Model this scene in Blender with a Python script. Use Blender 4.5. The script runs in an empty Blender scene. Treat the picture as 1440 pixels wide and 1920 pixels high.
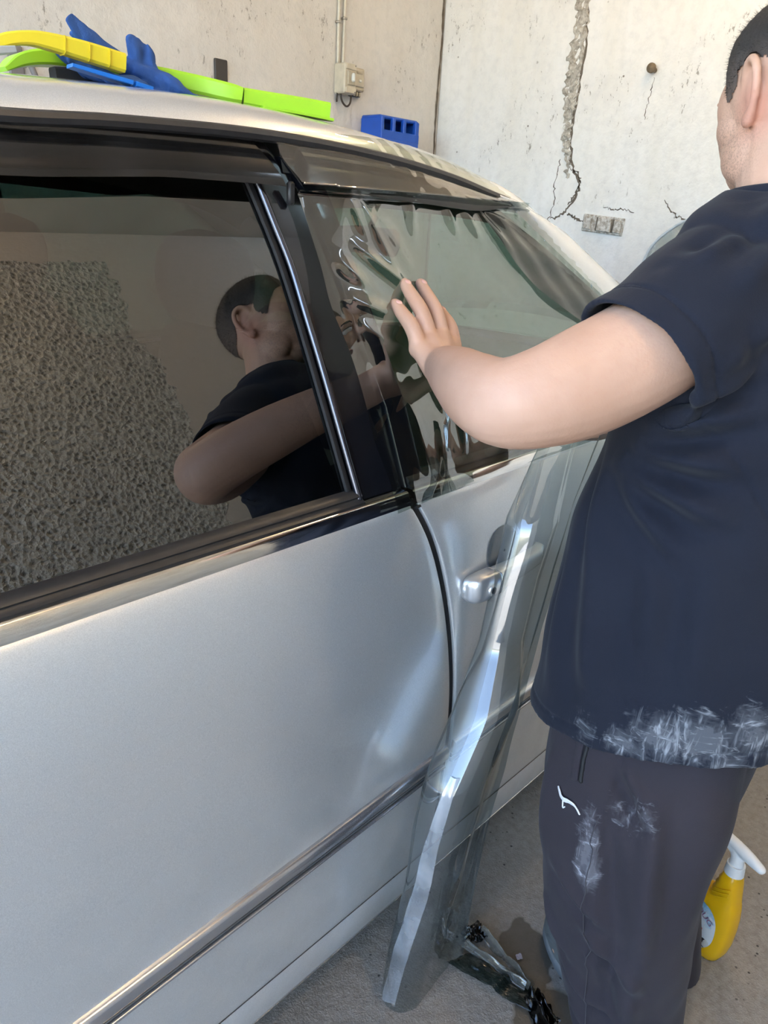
import bpy, math, random
import numpy as np
from mathutils import Vector, Matrix, noise
from mathutils.bvhtree import BVHTree

SC = bpy.context.scene
COL = SC.collection
R = math.radians

# ------------------------------------------------------------------ camera
EYE = Vector((0.0, 0.0, 1.4))
def setup_camera(az=41.7, pitch=21.0, roll=3.1):
    a, p, r = R(az), R(pitch), R(roll)
    fw = Vector((math.cos(a)*math.cos(p), math.sin(a)*math.cos(p), -math.sin(p)))
    rt = Vector((math.sin(a), -math.cos(a), 0.0))
    up = rt.cross(fw)
    u = rt*math.cos(r) + up*math.sin(r)
    v = up*math.cos(r) - rt*math.sin(r)
    cam = bpy.data.cameras.new('camera'); ob = bpy.data.objects.new('camera', cam); COL.objects.link(ob)
    m = Matrix((u, v, -fw)).transposed().to_4x4(); m.translation = EYE
    ob.matrix_world = m
    cam.sensor_fit = 'VERTICAL'; cam.sensor_height = 36.0; cam.lens = 36.0*1440.0/1920.0
    cam.clip_start = 0.02
    SC.camera = ob
setup_camera()

# ------------------------------------------------------------------ world, sun, daylight opening, exposure
SC.view_settings.view_transform = 'Standard'
SC.view_settings.look = 'None'
SC.view_settings.gamma = 1.0
SC.view_settings.use_curve_mapping = False
SC.view_settings.exposure = 1.3
SC.cycles.max_bounces = 5; SC.cycles.diffuse_bounces = 3; SC.cycles.glossy_bounces = 4; SC.cycles.transparent_max_bounces = 12
SC.cycles.caustics_reflective = False; SC.cycles.caustics_refractive = False; SC.cycles.sample_clamp_indirect = 8.0; SC.cycles.adaptive_threshold = 0.15
def setup_light():
    w = bpy.data.worlds.new('sky'); SC.world = w; w.use_nodes = True
    nt = w.node_tree; nt.nodes.clear()
    out = nt.nodes.new('ShaderNodeOutputWorld'); bg = nt.nodes.new('ShaderNodeBackground')
    sky = nt.nodes.new('ShaderNodeTexSky'); sky.sky_type = 'NISHITA'
    sky.sun_disc = False; sky.sun_elevation = R(48); sky.sun_rotation = R(60)
    sky.air_density = 1.0; sky.dust_density = 1.6; sky.ozone_density = 1.2
    bg.inputs['Strength'].default_value = 0.75
    nt.links.new(sky.outputs[0], bg.inputs['Color']); nt.links.new(bg.outputs[0], out.inputs[0])
    s = bpy.data.lights.new('sun', 'SUN'); s.energy = 12.0; s.angle = R(0.6); s.color = (1.0, 0.95, 0.87)
    so = bpy.data.objects.new('sun', s); COL.objects.link(so)
    # the sun stands over the garage roof and lights the yard outside
    so.rotation_euler = Vector((-0.22, 0.30, -0.92)).to_track_quat('-Z', 'Y').to_euler()
    pl = bpy.data.lights.new('opening_portal', 'AREA'); pl.shape = 'RECTANGLE'; pl.size = 4.1; pl.size_y = 3.1
    pl.cycles.is_portal = True
    po = bpy.data.objects.new('opening_portal', pl); COL.objects.link(po)
    po.location = (-1.34, 0.80, 1.55); po.rotation_euler = (R(90), 0, R(-90))
setup_light()

# ------------------------------------------------------------------ node helpers
class NT:
    def __init__(s, name):
        s.m = bpy.data.materials.new(name); s.m.use_nodes = True
        s.t = s.m.node_tree; s.t.nodes.clear()
        s.out = s.t.nodes.new('ShaderNodeOutputMaterial')
    def n(s, typ, ins=None, **kw):
        nd = s.t.nodes.new('ShaderNode'+typ)
        for k, v in kw.items(): setattr(nd, k, v)
        for k, v in (ins or {}).items():
            sock = nd.inputs[k]
            if isinstance(v, bpy.types.NodeSocket): s.t.links.new(v, sock)
            else: sock.default_value = v
        return nd
    def link(s, a, b): s.t.links.new(a, b)
    def coord(s, kind='Object', scale=None, loc=None):
        c = s.n('TexCoord').outputs[kind]
        if scale is not None or loc is not None:
            mp = s.n('Mapping', {'Vector': c})
            if scale is not None: mp.inputs['Scale'].default_value = scale
            if loc is not None: mp.inputs['Location'].default_value = loc
            c = mp.outputs[0]
        return c
    def noise(s, vec, scale=5, detail=5, rough=.55, dist=0.0):
        return s.n('TexNoise', {'Vector': vec, 'Scale': scale, 'Detail': detail, 'Roughness': rough, 'Distortion': dist}).outputs[0]
    def ramp(s, fac, stops):
        r = s.n('ValToRGB', {'Fac': fac}); e = r.color_ramp.elements
        while len(e) < len(stops): e.new(0.5)
        for i, (p, c) in enumerate(stops):
            e[i].position = p
            e[i].color = (c, c, c, 1) if isinstance(c, (int, float)) else (*c, 1)
        return r.outputs[0]
    def mix(s, fac, a, b, typ='MIX'):
        nd = s.n('MixRGB', blend_type=typ)
        for k, v in (('Fac', fac), ('Color1', a), ('Color2', b)):
            if isinstance(v, bpy.types.NodeSocket): s.link(v, nd.inputs[k])
            elif k == 'Fac': nd.inputs[k].default_value = v
            else: nd.inputs[k].default_value = (*v, 1)
        return nd.outputs[0]
    def math(s, op, a, b=0.0, clamp=False):
        nd = s.n('Math', operation=op); nd.use_clamp = clamp
        for i, v in enumerate((a, b)):
            if isinstance(v, bpy.types.NodeSocket): s.link(v, nd.inputs[i])
            else: nd.inputs[i].default_value = v
        return nd.outputs[0]
    def bump(s, h, strength=.3, dist=.01, normal=None):
        d = {'Height': h, 'Strength': strength, 'Distance': dist}
        if normal is not None: d['Normal'] = normal
        return s.n('Bump', d).outputs[0]
    def pbr(s, **kw):
        b = s.n('BsdfPrincipled')
        for k, v in kw.items():
            k = {'color': 'Base Color', 'rough': 'Roughness', 'metal': 'Metallic', 'normal': 'Normal', 'coat': 'Coat Weight',
                 'coat_rough': 'Coat Roughness', 'sss': 'Subsurface Weight', 'spec': 'Specular IOR Level', 'sheen': 'Sheen Weight', 'alpha': 'Alpha',
                 'emis': 'Emission Color', 'emis_s': 'Emission Strength', 'aniso': 'Anisotropic'}.get(k, k)
            sk = b.inputs[k]
            if isinstance(v, bpy.types.NodeSocket): s.link(v, sk)
            elif isinstance(v, tuple) and len(v) == 3 and sk.type == 'RGBA': sk.default_value = (*v, 1)
            else: sk.default_value = v
        s.link(b.outputs[0], s.out.inputs['Surface'])
        return b
    def sep(s, vec):
        return s.n('SeparateXYZ', {'Vector': vec}).outputs
    def near(s, vec, c, r0, r1):
        """1 inside radius r0 of point c fading to 0 at r1"""
        sub = s.n('VectorMath', {0: vec, 1: c}, operation='DISTANCE').outputs['Value']
        return s.n('MapRange', {'Value': sub, 'From Min': r0, 'From Max': r1, 'To Min': 1.0, 'To Max': 0.0}).outputs[0]

MATS = {}
def simple(name, color, rough=.5, metal=0.0, nscale=40, var=.12, bump=.0, bscale=200, **kw):
    if name in MATS: return MATS[name]
    t = NT(name); co = t.coord()
    n = t.noise(co, nscale, 2)
    dark = tuple(max(0, c*(1-var)) for c in color); lite = tuple(min(1, c*(1+var)) for c in color)
    col = t.mix(n, dark, lite)
    args = dict(color=col, rough=rough, metal=metal, **kw)
    if bump: args['normal'] = t.bump(t.noise(co, bscale, 3), bump, .002)
    t.pbr(**args)
    MATS[name] = t.m
    return t.m

def thin_glass(name, tint, ior, rough=0.0, add=0.0, haze=0.0, haze_col=(.5, .5, .5), bump=None):
    t = NT(name); co = t.coord()
    tr = t.n('BsdfTransparent', {'Color': (*tint, 1)})
    gl = t.n('BsdfGlossy', {'Color': (1, 1, 1, 1), 'Roughness': rough})
    lw = t.n('LayerWeight', {'Blend': .5}); f0 = ((ior-1)/(ior+1))**2+add
    if bump:
        nb = t.bump(t.noise(co, bump[0], 3), bump[1], bump[2])
        t.link(nb, gl.inputs['Normal']); t.link(nb, lw.inputs['Normal'])
    fac = t.math('ADD', t.math('MULTIPLY', t.math('POWER', lw.outputs['Facing'], 4.5), 1-f0), f0, True)     # same from both sides of the sheet
    base = tr.outputs[0]
    if haze:
        df = t.n('BsdfDiffuse', {'Color': (*haze_col, 1)})
        hz = t.math('MULTIPLY', t.ramp(t.noise(co, 9, 3), [(.35, .25), (.7, 1.0)]), haze)
        mx = t.n('MixShader', {0: hz}); t.link(base, mx.inputs[1]); t.link(df.outputs[0], mx.inputs[2]); base = mx.outputs[0]
    ms = t.n('MixShader', {0: fac}); t.link(base, ms.inputs[1]); t.link(gl.outputs[0], ms.inputs[2])
    t.link(ms.outputs[0], t.out.inputs['Surface'])
    return t.m

# ------------------------------------------------------------------ mesh helpers
def link(o, parent=None):
    COL.objects.link(o)
    if parent is not None:
        o.parent = parent
        o.matrix_parent_inverse = Matrix.Translation(parent.location).inverted()
    return o
def mesh_obj(name, verts, faces, mat, parent=None, smooth=True, sharp=None):
    me = bpy.data.meshes.new(name)
    me.from_pydata([tuple(v) for v in verts], [], [tuple(f) for f in faces]); me.update()
    if mat: me.materials.append(mat)
    if smooth: me.polygons.foreach_set('use_smooth', [True]*len(me.polygons))
    if sharp and smooth: me.set_sharp_from_angle(angle=R(sharp))
    o = bpy.data.objects.new(name, me)
    return link(o, parent)
def tag(o, label=None, cat=None, group=None, kind=None):
    if label: o['label'] = label
    if cat: o['category'] = cat
    if group: o['group'] = group
    if kind: o['kind'] = kind
    return o
def empty(name, loc, label, cat, group=None):
    o = bpy.data.objects.new(name, None); o.location = loc; o.empty_display_size = .1
    COL.objects.link(o)
    return tag(o, label, cat, group)
def merge(*parts):
    V, F = [], []
    for v, f in parts:
        k = len(V); V += [tuple(p) for p in v]; F += [tuple(i+k for i in q) for q in f]
    return V, F
def grid_faces(nu, nv, flip=False):
    F = []
    for i in range(nu-1):
        for j in range(nv-1):
            a = i*nv+j; q = (a, a+nv, a+nv+1, a+1)
            F.append(q[::-1] if flip else q)
    return F
def box(cx, cy, cz, sx, sy, sz, bev=0.0, rot=None):
    """bevelled box"""
    hx, hy, hz = sx/2, sy/2, sz/2
    b = min(bev, hx*.98, hy*.98, hz*.98)
    if b <= 0:
        V = [(x, y, z) for x in (-hx, hx) for y in (-hy, hy) for z in (-hz, hz)]
        F = [(0, 1, 3, 2), (4, 6, 7, 5), (0, 4, 5, 1), (2, 3, 7, 6), (0, 2, 6, 4), (1, 5, 7, 3)]
    else:
        V = []; F = []; idx = {}
        for sxn in (-1, 1):
            for syn in (-1, 1):
                for szn in (-1, 1):
                    for ax in range(3):
                        h = [hx-b, hy-b, hz-b]; h[ax] += b
                        idx[(sxn, syn, szn, ax)] = len(V)
                        V.append((sxn*h[0], syn*h[1], szn*h[2]))
        for ax in range(3):
            o = [k for k in range(3) if k != ax]
            for s in (-1, 1):
                q = []
                for (p, r) in ((-1, -1), (1, -1), (1, 1), (-1, 1)):
                    k = [0, 0, 0]; k[ax] = s; k[o[0]] = p; k[o[1]] = r
                    q.append(idx[(*k, ax)])
                F.append(tuple(q))
        for ax in range(3):
            o = [k for k in range(3) if k != ax]
            for p in (-1, 1):
                for r in (-1, 1):
                    def g(s, a):
                        k = [0, 0, 0]; k[ax] = s; k[o[0]] = p; k[o[1]] = r
                        return idx[(*k, a)]
                    F.append((g(-1, o[0]), g(1, o[0]), g(1, o[1]), g(-1, o[1])))
        for sxn in (-1, 1):
            for syn in (-1, 1):
                for szn in (-1, 1):
                    F.append(tuple(idx[(sxn, syn, szn, a)] for a in range(3)))
        # make the winding outward
        F2 = []
        for f in F:
            a, b2, c = (Vector(V[i]) for i in f[:3])
            nrm = (b2-a).cross(c-a); ctr = sum((Vector(V[i]) for i in f), Vector())/len(f)
            F2.append(f if nrm.dot(ctr) > 0 else f[::-1])
        F = F2
    M = Matrix.Translation((cx, cy, cz))
    if rot is not None: M = M @ rot.to_4x4()
    return [tuple(M @ Vector(v)) for v in V], F
def rotz(a): return Matrix.Rotation(R(a), 3, 'Z')
def euler(x, y, z):
    from mathutils import Euler
    return Euler((R(x), R(y), R(z))).to_matrix()
def crom(P, n):
    """Catmull-Rom through rows of P (k x d) -> n per span"""
    P = np.asarray(P, float); k = len(P)
    if k == 2: return np.array([P[0]+(P[1]-P[0])*t for t in np.linspace(0, 1, n+1)])
    out = []
    for i in range(k-1):
        p0 = P[i-1] if i > 0 else 2*P[0]-P[1]
        p1, p2 = P[i], P[i+1]
        p3 = P[i+2] if i+2 < k else 2*P[-1]-P[-2]
        for t in np.linspace(0, 1, n, endpoint=False):
            out.append(.5*((2*p1)+(-p0+p2)*t+(2*p0-5*p1+4*p2-p3)*t*t+(-p0+3*p1-3*p2+p3)*t**3))
    out.append(P[-1])
    return np.array(out)
def loft(rings, closed=True, cap=True):
    n = len(rings[0]); V = [tuple(p) for r in rings for p in r]; F = []
    for i in range(len(rings)-1):
        for j in range(n if closed else n-1):
            a = i*n+j; b = i*n+(j+1) % n
            F.append((a, b, b+n, a+n))
    if cap:
        F.append(tuple(range(n))[::-1]); k = (len(rings)-1)*n
        F.append(tuple(range(k, k+n)))
    return V, F
def limb(pts, rad, n=14, sub=5, flat=None, up=(0, 0, 1), caps=True):
    """tube along pts with radii; flat = (wide, thin) factors about the up vector; round ends"""
    rad = [r if isinstance(r, tuple) else (r, r) for r in rad]
    D = np.array([list(p)+list(r) for p, r in zip(pts, rad)], float)
    C = crom(D, sub)
    if caps:
        def endcap(P, Q, first):
            d = P[:3]-Q[:3]; d /= np.linalg.norm(d); res = []
            for a in (28, 55, 76):
                s, c = math.sin(R(a)), math.cos(R(a))
                p = P.copy(); p[:3] = P[:3]+d*min(P[3], P[4])*s; p[3:] = P[3:]*c; res.append(p)
            return res[::-1] if first else res
        C = np.array(endcap(C[0], C[1], True)+list(C)+endcap(C[-1], C[-2], False))
    rings = []; prev = None
    for i in range(len(C)):
        t = C[min(i+1, len(C)-1), :3]-C[max(i-1, 0), :3]; t /= (np.linalg.norm(t)+1e-9)
        if prev is None:
            u = np.array(up, float); u = u-t*(u@t)
            if np.linalg.norm(u) < 1e-3: u = np.array((1., .2, 0)); u = u-t*(u@t)
        else: u = prev-t*(prev@t)
        u /= np.linalg.norm(u); prev = u; w = np.cross(t, u)
        rings.append([C[i, :3]+u*C[i, 3]*math.cos(2*math.pi*k/n)+w*C[i, 4]*math.sin(2*math.pi*k/n) for k in range(n)])
    return loft(rings)
def tube(pts, r, n=8, sub=4):
    return limb(pts, [r]*len(pts), n=n, sub=sub, caps=False)
def ell(c, ax, r, nu=18, nv=12):
    """ellipsoid, ax = 3 unit vectors, r = 3 radii"""
    c = np.array(c, float); ax = [np.array(a, float) for a in ax]
    rings = []
    for i in range(1, nv):
        th = math.pi*i/nv
        rings.append([c+ax[2]*r[2]*math.cos(th)+math.sin(th)*(ax[0]*r[0]*math.cos(2*math.pi*k/nu)+ax[1]*r[1]*math.sin(2*math.pi*k/nu)) for k in range(nu)])
    V, F = loft(rings, cap=False); F = [f[::-1] for f in F]
    a = len(V); V.append(tuple(c+ax[2]*r[2])); V.append(tuple(c-ax[2]*r[2])); m = (nv-2)*nu
    for k in range(nu):
        F.append((a, k, (k+1) % nu)); F.append((a+1, m+(k+1) % nu, m+k))
    return V, F
def cyl(p, q, r, n=16, r2=None):
    p, q = np.array(p, float), np.array(q, float); t = q-p; t /= np.linalg.norm(t)
    u = np.cross(t, (0, 0, 1.)) if abs(t[2]) < .9 else np.cross(t, (1., 0, 0)); u /= np.linalg.norm(u); w = np.cross(t, u)
    r2 = r if r2 is None else r2
    return loft([[c+(u*math.cos(2*math.pi*k/n)+w*math.sin(2*math.pi*k/n))*rr for k in range(n)] for c, rr in ((p, r), (q, r2))])
def fuse(parts, voxel, smooth=6, factor=.5):
    """union of closed shells -> one continuous surface; returns (verts, faces)"""
    V, F = merge(*parts)
    me = bpy.data.meshes.new('tmp'); me.from_pydata(V, [], F); me.update()
    o = bpy.data.objects.new('tmp', me); COL.objects.link(o)
    rm = o.modifiers.new('r', 'REMESH'); rm.mode = 'VOXEL'; rm.voxel_size = voxel
    if smooth:
        sm = o.modifiers.new('s', 'SMOOTH'); sm.iterations = smooth; sm.factor = factor
    dg = bpy.context.evaluated_depsgraph_get()
    ev = o.evaluated_get(dg); m2 = bpy.data.meshes.new_from_object(ev)
    V = np.empty(len(m2.vertices)*3); m2.vertices.foreach_get('co', V); V = V.reshape(-1, 3)
    F = [tuple(p.vertices) for p in m2.polygons]
    N = np.empty(len(m2.vertices)*3); m2.vertices.foreach_get('normal', N); N = N.reshape(-1, 3)
    bpy.data.objects.remove(o); bpy.data.meshes.remove(me); bpy.data.meshes.remove(m2)
    return V, F, N
_rw = np.random.RandomState(7)
_WD = _rw.normal(size=(14, 3)); _WD /= np.linalg.norm(_WD, axis=1)[:, None]
_WF = np.exp(_rw.uniform(math.log(.7), math.log(2.0), 14))*5.2; _WP = _rw.uniform(0, 6.28, 14)
def vnoise(P, scale, off=0.0):
    """smooth pseudo noise in about -1..1 for many points at once"""
    P = np.asarray(P)*scale; a = 0
    for d, f, p in zip(_WD, _WF, _WP): a = a+np.sin((P@d)*f+p*(1+off)+off*3.1)
    return a/5.0
def vfold(P, line, amp, w):
    """soft ridge along a polyline for many points at once"""
    best = np.full(len(P), 9.0); tt = np.zeros(len(P)); n = len(line)-1
    for i in range(n):
        a, b = line[i], line[i+1]; d = b-a; t = np.clip(((P-a)@d)/(d@d+1e-12), 0, 1)
        r = np.linalg.norm(P-(a+t[:, None]*d), axis=1); k = r < best
        best[k] = r[k]; tt[k] = (i+t[k])/n
    r = best/w
    return amp*np.exp(-r*r)*(.25+.75*np.sin(math.pi*np.clip(.08+.92*tt, 0, 1)))
def interp(x, pts):
    xs, ys = zip(*pts); return float(np.interp(x, xs, ys))
def smooth_interp(pts):
    """smooth curve through (x,y) points as a function of x"""
    C = crom(np.array(pts, float), 12); xs, ys = C[:, 0], C[:, 1]
    return lambda x: float(np.interp(x, xs, ys))

# ================================================================== the garage
XR, YB, YN, XL, ZC = 3.57, 2.95, -1.30, -1.35, 3.30
def mat_plaster(name, base, warm, crack=.0, seed=0.0):
    t = NT(name); co = t.coord()
    st = t.coord(scale=(3.0, 3.0, .55), loc=(seed, seed, 0))
    n1 = t.noise(st, 1.6, 4, .6)                   # vertical brush and water streaks
    n2 = t.noise(co, 2.2, 3, .6, .6)               # broad stains
    n3 = t.noise(co, 26, 4, .65)                   # fine mottling
    col = t.mix(t.ramp(n1, [(.32, 0.), (.68, 1.)]), warm, base)
    col = t.mix(t.ramp(n2, [(.45, 0.), (.75, .35)]), col, tuple(c*.80 for c in warm))
    col = t.mix(t.ramp(n3, [(.30, .30), (.55, 0.)]), col, tuple(c*.72 for c in base))
    vo = t.n('TexVoronoi', {'Vector': t.coord(loc=(seed, .3, .7)), 'Scale': 7.0, 'Randomness': 1.0})
    sp = t.math('MULTIPLY', t.ramp(vo.outputs['Distance'], [(.022, 1.), (.045, 0.)]), t.ramp(n2, [(.42, 0.), (.52, 1.)]))
    sc = t.n('TexNoise', {'Vector': t.coord(scale=(16, 16, 7), loc=(seed, 0, 2)), 'Scale': 3.0, 'Detail': 4, 'Roughness': .75}).outputs[0]
    scuff = t.math('MULTIPLY', t.ramp(sc, [(.60, 0.), (.66, .75)]), t.ramp(n2, [(.58, 1.), (.50, 0.)][::-1]))
    dirt = t.math('MAXIMUM', sp, scuff)
    col = t.mix(dirt, col, (.22, .19, .15))
    h = n3
    t.pbr(color=col, rough=.82, spec=.25, normal=t.bump(h, .38, .012))
    return t.m
M_WALL_L = mat_plaster('plaster_cream', (.74, .71, .66), (.70, .65, .58), seed=1.3)
M_WALL_R = mat_plaster('plaster_white', (.90, .89, .865), (.84, .815, .755), seed=4.7)
def mat_stucco():
    t = NT('stucco_wall'); co = t.coord()
    x, y, z = t.sep(co)
    wob = t.noise(co, 5, 3, .65)
    # rough-cast render ends where the smooth plaster begins
    ex = t.math('ADD', x, t.math('MULTIPLY', t.math('SUBTRACT', wob, .5), .32))
    ez = t.math('ADD', z, t.math('MULTIPLY', t.math('SUBTRACT', wob, .5), .14))
    m = t.math('MULTIPLY', t.math('LESS_THAN', ex, 2.02), t.math('LESS_THAN', ez, 3.13))
    d = t.noise(t.coord(scale=(1, 1, 1.35)), 33, 4, .68, .35)
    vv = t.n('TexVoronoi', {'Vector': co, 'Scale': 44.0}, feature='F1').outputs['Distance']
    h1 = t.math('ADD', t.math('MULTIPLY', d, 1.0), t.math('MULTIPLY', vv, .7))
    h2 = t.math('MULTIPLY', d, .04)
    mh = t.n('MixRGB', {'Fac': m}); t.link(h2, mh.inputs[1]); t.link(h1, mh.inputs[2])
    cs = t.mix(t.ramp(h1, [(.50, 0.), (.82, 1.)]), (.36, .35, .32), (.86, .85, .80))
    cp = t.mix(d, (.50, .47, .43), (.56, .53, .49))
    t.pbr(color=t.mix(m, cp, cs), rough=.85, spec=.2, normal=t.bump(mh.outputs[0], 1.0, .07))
    return t.m
def mat_floor():
    t = NT('concrete_floor'); co = t.coord()
    n1 = t.noise(co, 3.5, 4, .6); n2 = t.noise(co, 55, 4, .7); n3 = t.noise(co, 240, 2, .6)
    col = t.mix(n1, (.255, .230, .200), (.385, .355, .315))
    col = t.mix(t.ramp(n2, [(.35, .7), (.6, 0.)]), col, (.22, .20, .175))
    col = t.mix(t.ramp(n3, [(.60, 0.), (.72, .5)]), col, (.46, .44, .41))
    pit = t.n('TexVoronoi', {'Vector': co, 'Scale': 46.0}).outputs['Distance']
    pm = t.math('MULTIPLY', t.ramp(pit, [(.09, 1.), (.16, 0.)]), t.ramp(t.noise(co, 9, 3), [(.5, 0.), (.58, 1.)]))
    col = t.mix(pm, col, (.06, .055, .05))
    # spilled water by the shoe and under the offcut
    wob = t.n('TexNoise', {'Vector': co, 'Scale': 9.0, 'Detail': 3}).outputs['Color']
    wv = t.n('VectorMath', {0: co, 1: t.n('VectorMath', {0: wob, 1: (.16, .16, 0)}, operation='MULTIPLY').outputs[0]}, operation='ADD').outputs[0]
    wet = None
    for c, r in (((1.185, .605, .08), .045), ((1.155, .575, .08), .035), ((1.130, .555, .08), .028), ((1.10, .475, .08), .075), ((1.115, .675, .08), .022), ((1.02, .46, .08), .05)):
        p = t.near(wv, (c[0], c[1], 0.0), r*.9, r*1.1)
        wet = p if wet is None else t.math('MAXIMUM', wet, p)
    col = t.mix(t.math('MULTIPLY', wet, .8), col, (.055, .045, .030))
    rough = t.math('SUBTRACT', .80, t.math('MULTIPLY', wet, .62))
    h = t.math('ADD', t.math('MULTIPLY', n2, .8), t.math('MULTIPLY', n3, .35))
    nb = t.n('Bump', {'Height': h, 'Distance': .006, 'Strength': t.math('SUBTRACT', .75, t.math('MULTIPLY', wet, .65))}).outputs[0]
    t.pbr(color=col, rough=rough, spec=.35, normal=nb)
    return t.m
M_FLOOR = mat_floor(); M_STUCCO = mat_stucco()
M_CEIL = simple('ceiling_concrete', (.52, .47, .41), .85, nscale=3, var=.2, bump=.3, bscale=30)
M_YARD = simple('yard_ground', (.48, .465, .43), .9, nscale=1.5, var=.2)
def struct(name, vf, mat, label, cat='wall', smooth=False):
    o = mesh_obj(name, vf[0], vf[1], mat, smooth=smooth)
    return tag(o, label, cat, kind='structure')
struct('floor', box((XL+XR)/2, (YN+YB)/2, -.05, XR-XL+.4, YB-YN+.4, .1), M_FLOOR, 'bare grey concrete floor of the garage', 'floor')
struct('ceiling', box((XL+XR)/2, (YN+YB)/2, ZC+.05, XR-XL+.4, YB-YN+.4, .1), M_CEIL, 'brownish concrete ceiling of the garage', 'ceiling')
WB = struct('wall_back', box((XL+XR)/2, YB+.1, ZC/2, XR-XL+.4, .2, ZC), M_WALL_L, 'cream plastered wall behind the car with the switch boxes')
WR = struct('wall_right', box(XR+.1, (YN+YB)/2, ZC/2, .2, YB-YN-.012, ZC), M_WALL_R, 'cracked white plastered wall ahead of the car')
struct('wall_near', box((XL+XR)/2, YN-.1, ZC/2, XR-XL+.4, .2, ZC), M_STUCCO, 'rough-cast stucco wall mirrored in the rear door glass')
jl = box(XL-.1, -1.27, ZC/2, .2, .06, ZC); jr = box(XL-.1, 2.87, ZC/2, .2, .16, ZC); li = box(XL-.1, .8, 3.2, .2, 4.1, .2)
struct('wall_left', merge(jl, jr, li), M_WALL_L, 'wall around the open garage doorway behind the car')
g = struct('ground_outside', box(-14.35, 0, -.08, 25.6, 40, .1), M_YARD, 'sunlit yard outside the garage doorway', 'ground')

M_CRACK = simple('crack_dark', (.16, .13, .10), .95, nscale=60, var=.5)
M_BROKEN = None
def crack(name, pts, w, seed, parent=None, mat=M_CRACK):
    """jagged thin crack lying in wall_right: pts (y,z)"""
    rnd = random.Random(seed); P = crom(np.array(pts, float), 9); V = []; F = []
    for i, p in enumerate(P):
        j = np.array((rnd.uniform(-1, 1), rnd.uniform(-1, 1)))*.006
        d = P[min(i+1, len(P)-1)]-P[max(i-1, 0)]; d /= np.linalg.norm(d); nn = np.array((-d[1], d[0]))
        ww = w*rnd.uniform(.25, 1.1)*(.25+.75*math.sin(math.pi*(i+.5)/len(P))**.4)
        for s in (-1, 1):
            q = p+j+nn*s*ww/2
            V.append((XR-.0012, q[0], q[1])); V.append((XR+.004, q[0], q[1]))
        if i:
            a = 4*(i-1); b = 4*i
            F += [(a, a+2, b+2, b), (a, b, b+1, a+1), (a+2, a+3, b+3, b+2)]
    return mesh_obj('crack', V, F, mat, parent, smooth=False)
crack('crack', [(2.115, 2.36), (2.10, 2.125), (2.115, 1.861), (2.10, 1.70), (2.046, 1.606), (2.05, 1.55), (2.10, 1.47), (2.174, 1.43)], .016, 3, WR)
crack('crack', [(2.09, 1.46), (2.03, 1.44), (1.99, 1.42)], .016, 4, WR)
crack('crack', [(2.16, 1.70), (2.175, 1.60), (2.17, 1.50), (2.19, 1.40), (2.13, 1.38)], .007, 5, WR)
crack('crack', [(1.60, 1.53), (1.54, 1.47), (1.50, 1.46), (1.44, 1.43)], .008, 6, WR)
crack('crack', [(1.745, 2.03), (1.752, 1.95), (1.76, 1.86)], .004, 7, WR)
crack('crack', [(1.90, 1.50), (1.85, 1.485), (1.80, 1.49), (1.74, 1.48)], .006, 8, WR)
crack('crack', [(2.10, 1.66), (2.06, 1.64), (2.04, 1.60), (2.07, 1.53), (2.09, 1.50)], .010, 12, WR)
def broken_plaster():
    t = NT('broken_plaster'); co = t.coord()
    n = t.noise(co, 45, 6, .7); col = t.mix(t.ramp(n, [(.3, 0.), (.65, 1.)]), (.25, .21, .16), (.74, .70, .62))
    t.pbr(color=col, rough=.95, normal=t.bump(n, .9, .012))
    edge = [(2.42, 2.105, 2.185), (2.27, 2.10, 2.17), (2.12, 2.10, 2.19), (2.0, 2.105, 2.19), (1.88, 2.115, 2.175), (1.78, 2.12, 2.165), (1.70, 2.105, 2.14), (1.62, 2.10, 2.12)]
    E = crom(np.array(edge), 10); V = []; nv = 14; rnd = random.Random(5)
    for (z, a, b) in E:
        a += rnd.uniform(-.012, .012); b += rnd.uniform(-.012, .012)
        for j in range(nv):
            u = j/(nv-1); y = a+(b-a)*u
            d = .010*noise.noise((y*40, z*40, 1.0))+.008*noise.noise((y*95, z*95, 4.0))+.004
            if j in (0, nv-1): d = -.004
            V.append((XR-d, y, z+rnd.uniform(-.004, .004)))
    return mesh_obj('broken_plaster', V, grid_faces(len(E), nv), t.m, WR, smooth=False)
broken_plaster()
# the dark open joint where the two walls meet
jp = [(XR-.004, YB-.004, z) for z in (0.0, ZC)]
rnd = random.Random(9); V = []; F = []
for i, z in enumerate(np.linspace(0, ZC, 120)):
    w = .004+.006*rnd.random(); jx = .004*math.sin(z*9)+rnd.uniform(-.002, .002)
    V += [(XR-.012-w+jx, YB-.0015, z), (XR-.012+w+jx, YB-.0015, z)]
    if i: F.append((2*i-2, 2*i-1, 2*i+1, 2*i))
mesh_obj('crack', V, F, M_CRACK, WB, smooth=False)

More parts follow.
